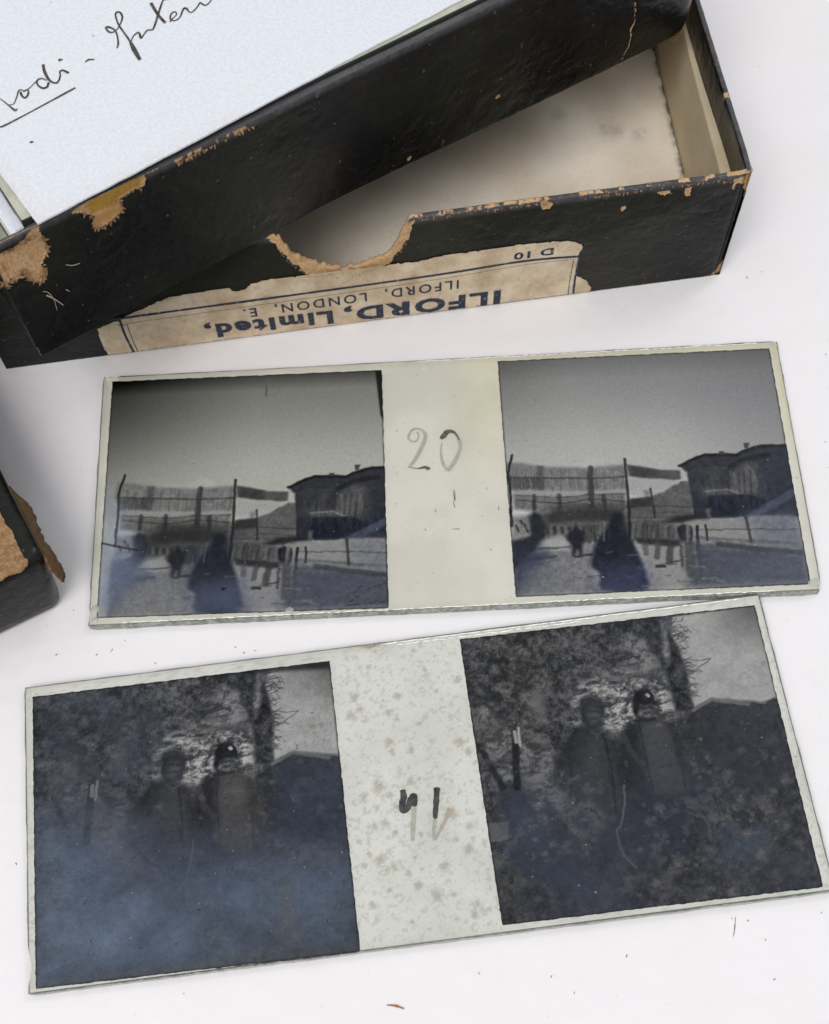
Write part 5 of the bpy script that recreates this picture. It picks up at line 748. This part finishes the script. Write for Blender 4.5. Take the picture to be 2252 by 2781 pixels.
make_wall('side_wall', tray1, D1p, A1, 0, HT1, .8, 60, 12)
i0, i1 = A1 + u1 * .8 + v1 * .8, B1 - u1 * .8 + v1 * .8
slab('base', tray1, [i0, i1, C1 - u1 * .8 - v1 * .8, D1p + u1 * .8 - v1 * .8], .02, .9, MAT['black'])
# lining: floor and the thicker inner walls, lower than the black ones
f0 = B1 - u1 * 2.7 + v1 * 1.0; f1 = C1 - u1 * 1.0 - v1 * .9
def st_floor(x, y):
    m_ = np.zeros(x.shape)
    for q_ in DATA['stains']: m_ = np.maximum(m_,   .30 * np.exp(-((x - q_[0]) ** 2 + (y - q_[1]) ** 2) / 3.0))
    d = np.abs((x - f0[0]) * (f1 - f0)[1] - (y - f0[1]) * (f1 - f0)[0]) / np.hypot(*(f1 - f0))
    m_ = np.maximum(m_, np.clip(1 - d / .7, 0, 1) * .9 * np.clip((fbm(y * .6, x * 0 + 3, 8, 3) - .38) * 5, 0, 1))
    return m_
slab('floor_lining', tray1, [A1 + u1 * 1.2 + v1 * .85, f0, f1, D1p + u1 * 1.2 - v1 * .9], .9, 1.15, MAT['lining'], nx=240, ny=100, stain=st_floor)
def liner(name, a, b, back_a, back_b, h, *tint):
    a, b, ba, bb = map(np.array, (a, b, back_a, back_b)); V = []; st = []
    ns, nz = 120, 40
    for i in range(ns):
        t = i / (ns - 1)
        p_ = a * (1 - t) + b * t; q_ = ba * (1 - t) + bb * t
        hh = h + .25 * math.sin(t * 9) * .6
        for j in range(nz):
            z = 1.15 + (hh - 1.15) * j / (nz - 1); V.append((*(p_ + (q_ - p_) * .06 * (j / (nz - 1)) ** 2), z))
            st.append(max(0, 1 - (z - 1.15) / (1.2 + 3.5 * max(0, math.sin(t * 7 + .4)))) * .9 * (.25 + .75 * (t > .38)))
        V.append((*(p_ * .8 + q_ * .2), hh + .08)); st.append(0); V.append((*q_, hh)); st.append(0)
    return link(name, V, gridfaces(ns, nz + 2)[:, ::-1], MAT['side_lining'], tray1, attrs={'stain': st})
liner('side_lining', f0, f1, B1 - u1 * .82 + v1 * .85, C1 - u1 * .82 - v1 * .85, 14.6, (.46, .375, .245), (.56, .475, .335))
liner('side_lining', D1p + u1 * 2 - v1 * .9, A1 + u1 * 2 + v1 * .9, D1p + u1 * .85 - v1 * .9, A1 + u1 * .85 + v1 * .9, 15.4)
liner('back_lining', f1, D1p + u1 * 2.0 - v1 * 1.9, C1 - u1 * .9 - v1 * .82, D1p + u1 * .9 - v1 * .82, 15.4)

# label, its printed frame and words (upside down on this side)
def on_front(s, h, out=.14):
    b = float(bul1(np.array([s]), np.array([h / HT1]))[0]) + out
    p_ = A1 + u1 * s - v1 * b
    return (p_[0], p_[1], h)
lab = [q_ for q_ in DATA['label']]
lab = [(a, max(b, .12)) for a, b in lab]
lab = [(16.6, .12), (16.4, 2.5)] + lab + [(95.6, .12)]
LX, LZ = np.meshgrid(np.linspace(15.5, 97, 420), np.linspace(.1, 13, 90), indexing='ij')
lm_ = polymask(LX + (fbm(LX * 1.8, LZ * 1.8, 4, 4) - .5) * .5, LZ + (fbm(LX * 1.8 + 5, LZ * 1.8, 4, 4) - .5) * .4, lab, .05) > .5
idx = -np.ones(LX.shape, int); V = []; F = []
cell = lm_[:-1, :-1] & lm_[1:, :-1] & lm_[1:, 1:] & lm_[:-1, 1:]
for i, j in zip(*np.nonzero(cell)):
    f_ = []
    for a, b in ((i, j), (i + 1, j), (i + 1, j + 1), (i, j + 1)):
        if idx[a, b] < 0: idx[a, b] = len(V); V.append((LX[a, b], LZ[a, b]))
        f_.append(idx[a, b])
    F.append(f_)
VV = np.array(V); bb = np.array([bul1(np.array([q_[0]]), np.array([q_[1] / HT1]))[0] for q_ in VV[:1]])
bv = bul1(VV[:, 0], VV[:, 1] / HT1) + .13
XY = A1 + np.outer(VV[:, 0], u1) - np.outer(bv, v1)
link('paper_label', np.c_[XY, VV[:, 1]], F, MAT['label'], tray1)
V, F = [], []
for pts, w in DATA['border']:
    P_ = [(a, max(b, .15)) for a, b in pts]
    ribbon_geo(P_, [w / 1.54 / 17.5 * 1.05] * len(P_), 0, V, F, n=10, ends=1, jit=.25, place=lambda a, b: on_front(a, b, .17))
link('label_frame_lines', V, F, MAT['blue'], tray1, smooth=False)

def words(name, parent, body, s0, s1, h0, cap, slope=0.0, bold=0.0, spacing=1.0):
    cu = bpy.data.curves.new('t', 'FONT'); cu.body = body; cu.size = 1; cu.offset = bold; cu.space_character = spacing; cu.resolution_u = 3
    to = bpy.data.objects.new('t', cu); me = bpy.data.meshes.new_from_object(to)
    co = np.array([v_.co[:] for v_ in me.vertices]); x0, x1 = co[:, 0].min(), co[:, 0].max()
    ch = 0.729
    V = []
    for x, y, z in co:
        t = (x - x0) / (x1 - x0); s = s0 + (s1 - s0) * t; h = h0 + slope * t - y / ch * cap
        V.append(on_front(s, h, .18))
    F = [tuple(p_.vertices) for p_ in me.polygons]
    bpy.data.objects.remove(to); bpy.data.curves.remove(cu); bpy.data.meshes.remove(me)
    return link(name, V, F, MAT['blue'], parent, smooth=False)
words('printed_words', tray1, 'ILFORD,', 80.8, 55.4, 3.1, 2.95, .45, .045, 1.2)
words('printed_words', tray1, 'Limited,', 53.6, 33.0, 3.6, 2.95, .35, .045, 1.2)
words('printed_words', tray1, 'ILFORD,  LONDON,  E.', 73.9, 39.7, 6.75, 1.95, -.3, .014, 1.3)
words('printed_words', tray1, 'D 10', 88.6, 82.4, 10.7, 1.35, -.05, .03, 1.05)

# ---- the upper tray, full of plates, lying crosswise on the lower one
A2 = np.array((-2.8, -11.3)); dirr = np.array((87.0, 49.4)); u2 = dirr / np.hypot(*dirr); v2 = np.array([-u2[1], u2[0]]); L2 = 113.5
B2 = A2 + u2 * L2; HT2 = 19.4; Z2 = 20.05; D2 = 50.0
tray2 = empty('box_tray', 'upper black tray with torn tan patches, packed with plates, lying crosswise',
              'box tray', 'black cardboard plate box trays', (*A2, Z2))
def wearU(s, z, zt):
    z = np.broadcast_to(z, s.shape); w = np.zeros(s.shape)
    for k, q_ in enumerate(DATA['wearU']): w = np.maximum(w, ragged(s, z, q_, .22, .28, 50 + k))
    w = np.maximum(w, linemask(s + (fbm(s, z, 3) - .5) * .4, z, DATA['crackU'], .35) * .62)
    for q_ in DATA['pitsU']: w = np.maximum(w, np.exp(-((s - q_[0]) ** 2 + (z - q_[1]) ** 2) / .18) * .95)
    w = np.maximum(w, .44 * np.clip(1 - z / .35, 0, 1) * (s > 45)); w = np.maximum(w, .8 * (s > 109) * np.clip(1 - z / .7, 0, 1))
    w = np.maximum(w, .9 * np.clip(1 - (zt - z) / 1.3, 0, 1) * (s > 26) * (s < 37.5) * np.clip((vnoise(s * 2.6, s * 0, 8) - .3) * 3, 0, 1))
    w = np.maximum(w, .7 * np.clip(1 - s / .35, 0, 1) * (z < 1.6))
    return w
def rimU(s, t):
    w = .18 + .30 * np.clip((fbm(s * .8, s * 0 + t, 19, 3) - .5) * 5, 0, 1)
    w = np.where((s > 26) & (s < 38), .45 + .45 * np.clip((vnoise(s * 2.6, s * 0 + t, 8) - .3) * 3, 0, 1), w)
    w = np.where(s < 7, .95, w); w = np.where((s > 12.5) & (s < 26), .75, w)
    return w
def extraU(s, z):
    z = np.broadcast_to(z, s.shape)
    return polymask(s, z, DATA['glueU'][0], .3), polymask(s, z, DATA['deepU'], .6) * .8
def bulU(s, t):
    b = -1.3 * np.sin(np.clip(s / L2, 0, 1) * math.pi) * (1 - t) ** 1.5 * np.clip(1 - abs(s - 48) / 55, 0, 1)
    b = b + .9 * np.exp(-((s - 104) / 9) ** 2) * np.sin(np.clip(t, 0, 1) * math.pi * .9) - 2.6 * np.clip((s - (L2 - 4.5)) / 4.5, 0, 1) ** 2.2
    b = b - 4.0 * np.clip((t - .5) / .5, 0, 1) ** 2 * np.clip((s - 92) / 16, 0, 1) ** 1.5
    return b + .30 * np.clip(t - .80, 0, 1) / .20
def botU(s): return 3.0 * np.clip((s - (L2 - 5.0)) / 5.0, 0, 1) ** 2.5
make_wall('front_wall', tray2, A2, B2, Z2, HT2, .6, 470, 84, bulU, wearU, zbot=botU, extra=extraU, rimwear=rimU)
E2 = B2 + v2 * D2; G2 = A2 + v2 * D2
make_wall('side_wall', tray2, B2 + v2 * 2.6, E2, Z2, HT2, .8, 80, 30, zbot=lambda s: 3.0 * np.clip(1 - s / 3, 0, 1) ** 2)
make_wall('back_wall', tray2, E2, G2, Z2, HT2, .8, 60, 12)
make_wall('side_wall', tray2, G2, A2 + v2 * .05, Z2, HT2, .8, 120, 40, wear=lambda s, z, zt: .75 * (s > D2 - 9) * np.clip((np.broadcast_to(z, s.shape) - 14) / 2, 0, 1) + .44 * np.clip(1 - np.broadcast_to(z, s.shape) / .5, 0, 1), rimwear=lambda s, t: .8 + 0 * s)
slab('base', tray2, [A2 + u2 * .8 + v2 * 2.0, B2 - u2 * 4 + v2 * 2.0, E2 - u2 * .8 - v2 * .8, G2 + u2 * .8 - v2 * .8], Z2 + .02, Z2 + 1.0, MAT['black'])
# torn lips: fibres at the left tear, a curled shred at the right lower corner
def frayed(name, parent, place, outline, n_, seed, mat, size=.5):
    r_ = np.random.RandomState(seed); V, F = [], []
    P = np.array([q_[:2] for q_ in outline], float); d = np.diff(P, axis=0); L = np.hypot(d[:, 0], d[:, 1]); cs = np.r_[0, np.cumsum(L)]
    for k in range(n_):
        t = r_.rand() * cs[-1]; i = min(np.searchsorted(cs, t, 'right') - 1, len(L) - 1); f = (t - cs[i]) / max(L[i], 1e-6)
        c = P[i] + d[i] * f; tg = d[i] / max(L[i], 1e-6); nn_ = np.array([tg[1], -tg[0]]) * (1 if r_.rand() < .6 else -1)
        w = size * (.15 + .35 * r_.rand()); h = size * (.3 + r_.rand())
        a = c - tg * w; b_ = c + tg * w; tip = c + nn_ * h + tg * (r_.rand() - .5) * size
        i0_ = len(V); V += [place(*a, .10), place(*b_, .10), place(*tip, .16 + .25 * r_.rand())]; F.append((i0_, i0_ + 1, i0_ + 2))
    return tag(link(name, V, F, mat, parent, smooth=False), kind='stuff')
def on_upper(a, h, out):
    p_ = A2 + u2 * a - v2 * (float(bulU(np.array([a]), np.array([h / HT2]))[0]) + out); return (p_[0], p_[1], Z2 + h)
def on_lower(a, h, out): return on_front(a, min(h, HT1), out)
frayed('frayed_paper', tray2, on_upper, [q_ for q_ in DATA['wearU'][0] if q_[0] > -2 and q_[1] < 18.5], 150, 3, MAT['kraft'], .55)
frayed('frayed_paper', tray2, on_upper, [q_ for q_ in DATA['wearU'][1] if q_[1] < 18.6], 90, 4, MAT['kraft'], .4)
frayed('frayed_paper', tray2, on_upper, [(26.5, 18.9), (30, 18.8), (33, 18.9), (37.5, 18.8)], 60, 5, MAT['kraft'], .45)
frayed('frayed_paper', tray1, on_lower, DATA['notchwear'][1:-1], 150, 6, MAT['kraft'], .22)
frayed('frayed_paper', tray1, on_lower, [(68, 19.3), (80, 19.4), (95, 19.3), (112, 19.3), (116.5, 18)], 120, 7, MAT['kraft'], .35)
def fibres(items, mat, parent, offs):
    for (pts, w) in items:
        V, F = [], []
        ribbon_geo(pts, w, 0, V, F, n=6, ends=.4, place=lambda a, b: tuple((*(A2 + u2 * a - v2 * (float(bulU(np.array([a]), np.array([b / HT2]))[0]) + offs)), Z2 + b)))
        link('paper_fibre', V, F, mat, parent, smooth=False)
fibres([([(4.2, 9.2), (5.0, 8.0), (5.8, 6.3)], [.22, .16, .10]), ([(8.2, 12.2), (9.0, 11.6), (10.0, 11.4)], [.10, .14, .12]), ([(6.9, 8.6), (7.3, 8.0)], [.15, .08]),
        ([(4.0, 10.0), (4.6, 9.4), (4.9, 8.0), (4.7, 6.0)], [.1, .1, .08, .06])], MAT['ghost'], tray2, .22)
V, F = [], []
P_, _ = smooth_line([(108.6, -.35), (110.5, .05), (112.2, 1.3), (113.2, 3.2)], 8)
for k, (a, b) in enumerate(P_):
    b0 = float(bulU(np.array([a]), np.array([.05]))[0]); p_ = A2 + u2 * a - v2 * (b0 + .25)
    t = k / len(P_); w = .25 + .8 * math.sin(t * math.pi) * (1 + .3 * math.sin(k * 2.3))
    V += [(p_[0], p_[1], Z2 + b), (*(p_ + v2 * .2), Z2 + b - w)]
link('torn_lip', V, [(2 * k, 2 * k + 2, 2 * k + 3, 2 * k + 1) for k in range(len(P_) - 1)], MAT['kraft'], tray2)

# ---- plates standing in the upper tray, seen as stacked edges, and the written card on top
def T2(a, b, z): return (*(A2 + u2 * a + v2 * b), z)
def tray_plate(a, b, z, rot, label, w=107.0, h=44.0, seed=1):
    root = empty('glass_plate', label, 'glass plate', 'glass plates stacked in the tray', T2(a, b, z), math.atan2(u2[1], u2[0]) + rot)
    out = [(x, y + h) for x, y in plate_outline(w, h, seed)]
    V, F = prism(out, 0, 1.25, .1)
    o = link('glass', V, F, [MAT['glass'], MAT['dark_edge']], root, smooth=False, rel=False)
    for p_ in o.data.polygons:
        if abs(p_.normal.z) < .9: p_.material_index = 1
    V, F = prism([(1.2, 1.2), (w - 1.2, 1.2), (w - 1.2, h - 1.2), (1.2, h - 1.2)], 1.26, 1.27)
    V2, F2 = [(x, y, 1.262) for x, y in ((.12, .14), (w - .2, .14), (w - .2, h - .2), (.12, h - .2))], [(0, 1, 2, 3)]
    link('photographic_layer', V2, F2, MAT['layer'], root, smooth=False, rel=False)
    return root
def M_layer():
    t = NT('greenish_gelatine_layer')
    return t.done(t.bsdf(t.mix(t.ramp(t.noise(.4, 5, .7), .3, .7), (.40, .41, .32), (.52, .53, .43)), .35, .4))
MAT['layer'] = M_layer()
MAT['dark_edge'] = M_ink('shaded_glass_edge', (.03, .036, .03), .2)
base_z = Z2 + 1.05
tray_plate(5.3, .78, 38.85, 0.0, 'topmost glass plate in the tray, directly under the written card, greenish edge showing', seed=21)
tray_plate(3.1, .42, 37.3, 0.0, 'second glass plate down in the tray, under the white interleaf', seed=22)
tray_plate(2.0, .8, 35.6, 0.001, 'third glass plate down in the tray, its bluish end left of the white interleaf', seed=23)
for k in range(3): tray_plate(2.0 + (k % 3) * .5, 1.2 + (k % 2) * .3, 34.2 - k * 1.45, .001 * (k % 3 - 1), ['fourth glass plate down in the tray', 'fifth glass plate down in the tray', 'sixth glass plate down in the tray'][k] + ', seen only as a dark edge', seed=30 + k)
def sheet(name, label, cat, quad, z, th, mat, group=None, nx=2):
    V, F = prism(quad, z, z + th)
    o = link(name, V, F, mat, None, smooth=False); tag(o, label, cat, group); return o
def quad2(a, b, w, h, rot=0):
    c, s_ = math.cos(rot), math.sin(rot)
    return [tuple(A2 + u2 * (a + x * c - y * s_) + v2 * (b + x * s_ + y * c)) for x, y in ((0, 0), (w, 0), (w, h), (0, h))]
sheet('interleaf_paper', 'white interleaf paper between the two top plates in the tray', 'paper', quad2(4.2, 1.3, 104, 43), 38.72, .10, MAT['card'], 'white interleaves in the tray')
sheet('interleaf_paper', 'white interleaf paper one step further left, under the first interleaf', 'paper', quad2(3.5, 1.2, 104, 43), 38.60, .1, MAT['card'], 'white interleaves in the tray')

# written card
cf = np.array(DATA['cardL'][0]); cr = np.array(DATA['cardL'][2]); uc = (cr - cf) / np.hypot(*(cr - cf)); vc = np.array([-uc[1], uc[0]])
CW, CH = 106.0, 44.5
nx, ny = 210, 90
U, V_ = np.meshgrid(np.linspace(0, CW, nx), np.linspace(0, CH, ny), indexing='ij')
e_j = (fbm(U * .5, U * 0 + 1, 3, 4) - .5) * .18 * (V_ < .01); e_k = (fbm(V_ * .5, V_ * 0 + 5, 3, 4) - .5) * .18 * (U < .01)
ZC = 40.15 + .05 * fbm(U / 20, V_ / 20, 6)
PX = cf[0] + uc[0] * (U + e_k) + vc[0] * (V_ + e_j); PY = cf[1] + uc[1] * (U + e_k) + vc[1] * (V_ + e_j)
top = np.stack([PX, PY, ZC + .22], -1).reshape(-1, 3); bot = top.copy(); bot[:, 2] -= .22
ed = np.clip(1 - np.minimum(V_, np.abs(U)) / 2.5, 0, 1) * (U < 30) * .35
N = nx * ny; Fq = [tuple(f) for f in gridfaces(nx, ny)]
ringi = [i * ny for i in range(nx)] + [(nx - 1) * ny + j for j in range(1, ny)] + [i * ny + ny - 1 for i in range(nx - 2, -1, -1)] + [j for j in range(ny - 2, 0, -1)]
side = [(ringi[k], ringi[k] + N, ringi[(k + 1) % len(ringi)] + N, ringi[(k + 1) % len(ringi)]) for k in range(len(ringi))]
card = empty('written_card', 'white rough card with brown ink handwriting lying on the plates in the tray', 'card', None, (*cf, 40))
link('card_sheet', np.concatenate([top, bot]), Fq + [tuple(i + N for i in f[::-1]) for f in Fq] + side, MAT['card'], card, attrs={'edge': np.concatenate([ed.ravel(), ed.ravel()])}, smooth=False)
V, F = [], []
for pts, w in DATA['ink']: ribbon_geo(pts, [x * .031 for x in w], 40.46, V, F, n=8, ends=.75, jit=.12)
link('ink_handwriting', V, [f[::-1] for f in F], MAT['ink'], card, smooth=False)

# ------------------------------------------------------------------ the third box, lower left
c0, ca, cb = [np.array(q_) for q_ in DATA['b3top']]
ua = (ca - c0) / np.hypot(*(ca - c0)); ub = np.array([-ua[1], ua[0]])     # up along its right side, left along its front
box3 = empty('plate_box', 'closed black cardboard box with torn brown kraft label, cut off by the left edge', 'box', None, (*c0, 0))
def round_rect(c, a, b, la, lb, r_, n_=7):
    pts = []
    for (ox, oy, st_) in ((r_, r_, 180), (la - r_, r_, 270), (la - r_, lb - r_, 0), (r_, lb - r_, 90)):
        for k in range(n_ + 1):
            t = math.radians(st_ + 90 * k / n_); pts.append((ox + r_ * math.cos(t), oy + r_ * math.sin(t)))
    return [np.array(c) + a * x + b * y for x, y in pts]
V = []; rings = []
H3 = 14.0
prof = [(.6, 1.9, 0.1, 1.6), (.1, 1.3, .8, 2.0), (-.1, 1.0, 2.2, 2.2), (-.5, .5, 6.5, 2.0), (-.3, .2, 11, 1.6), (-.1, 0, 13.2, 1.5), (.25, .25, 13.8, 1.4), (.9, .9, 14.0, 1.2)]
for oa, ob, z, r_ in prof:
    P_ = round_rect(c0 + ua * oa + ub * ob, ua, ub, 118 - 2 * oa, 56 - 2 * ob, r_)
    P_ = [q_ for q_ in P_]; rings.append(len(P_)); V += [(q_[0], q_[1], z) for q_ in P_]
nR = rings[0]; F = []
for r_ in range(len(prof) - 1):
    for k in range(nR):
        a = r_ * nR + k; b = r_ * nR + (k + 1) % nR; F.append((a, b, b + nR, a + nR))
F.append(tuple(range((len(prof) - 1) * nR, len(prof) * nR))); F.append(tuple(range(nR - 1, -1, -1)))
link('box_body', V, F, MAT['black'], box3)
lb_ = DATA['b3label']
PXs, _w = smooth_line(lb_ + [lb_[0]], 5)
PXs = PXs[:-1] + (np.random.RandomState(2).rand(len(PXs) - 1, 2) - .5) * .25
a_ = 0.5 * np.sum(PXs[:, 0] * np.roll(PXs[:, 1], -1) - np.roll(PXs[:, 0], -1) * PXs[:, 1])
if a_ < 0: PXs = PXs[::-1]
V, F = prism(PXs, 14.02, 14.35)
link('torn_label', V, F, MAT['kraft'], box3, smooth=False)
# torn strip of the side paper folded outwards along the right side
V = []; F = []; ns = 40
r_ = np.random.RandomState(6)
for k in range(ns):
    t = k / (ns - 1)
    s_ = -1.7 + 15.6 * t
    edge = -.55 + .5 * max(0, t - .6) - .25 * math.sin(t * 9) - .3 * r_.rand() + .9 * max(0, .06 - t) * 10 + 1.2 * max(0, t - .93) * 10
    for j in range(6):
        w = j / 5; p_ = c0 + ua * (s_ + .3 * w) + ub * (.25 * (1 - w) + edge * w)
        V.append((p_[0], p_[1], 11.8 - 4.2 * w ** 1.3 + .12 * r_.rand()))
for k in range(ns - 1):
    for j in range(5): i = k * 6 + j; F.append((i, i + 6, i + 7, i + 1))
fl = link('torn_flap', V, F, MAT['flap'], box3)  # kraft colour darkened for the shade beside the box
sm = fl.modifiers.new('thickness', 'SOLIDIFY'); sm.thickness = .00035

# ------------------------------------------------------------------ small litter on the sheet
V, F = [], []
for k, (x, y) in enumerate(DATA['dust']):
    a = rng.rand() * 6.28; L = .12 + .45 * rng.rand() ** 2; w = .05 + .07 * rng.rand()
    if k % 3 == 0: L *= 1.5
    pts = [(x, y), (x + math.cos(a) * L * .5, y + math.sin(a) * L * .5 + .03), (x + math.cos(a + .5) * L, y + math.sin(a + .5) * L)]
    ribbon_geo(pts, [w, w * 1.3, w], .01, V, F, n=3)
for k in range(95):
    x, y = rng.uniform(-15, 125), rng.uniform(-115, 40); a = rng.rand() * 6.28; L = .06 + .12 * rng.rand()
    ribbon_geo([(x, y), (x + math.cos(a) * L, y + math.sin(a) * L)], [.05, .06], .01, V, F, n=2)
tag(link('dust', V, [f[::-1] for f in F], MAT['dust'], None, smooth=False), 'fine grey dust specks scattered on the white paper', 'dust', kind='stuff')
V, F = [], []
ribbon_geo(DATA['flake'], [.12, .3, .12], .06, V, F, n=6, jit=.6)
o = link('brown_flake', V, [f[::-1] for f in F], MAT['brown'], None, smooth=False)
tag(o, 'tiny reddish brown flake on the paper below the lower plate', 'flake')
sm = o.modifiers.new('thickness', 'SOLIDIFY'); sm.thickness = .0001; sm.offset = 1
V, F = [], []
ribbon_geo(DATA['scratch'], [.08, .14, .06], .01, V, F, n=6, jit=.6)
tag(link('dark_fibre', V, [f[::-1] for f in F], MAT['dust'], None, smooth=False), 'short dark fibre on the paper at lower right', 'fibre')
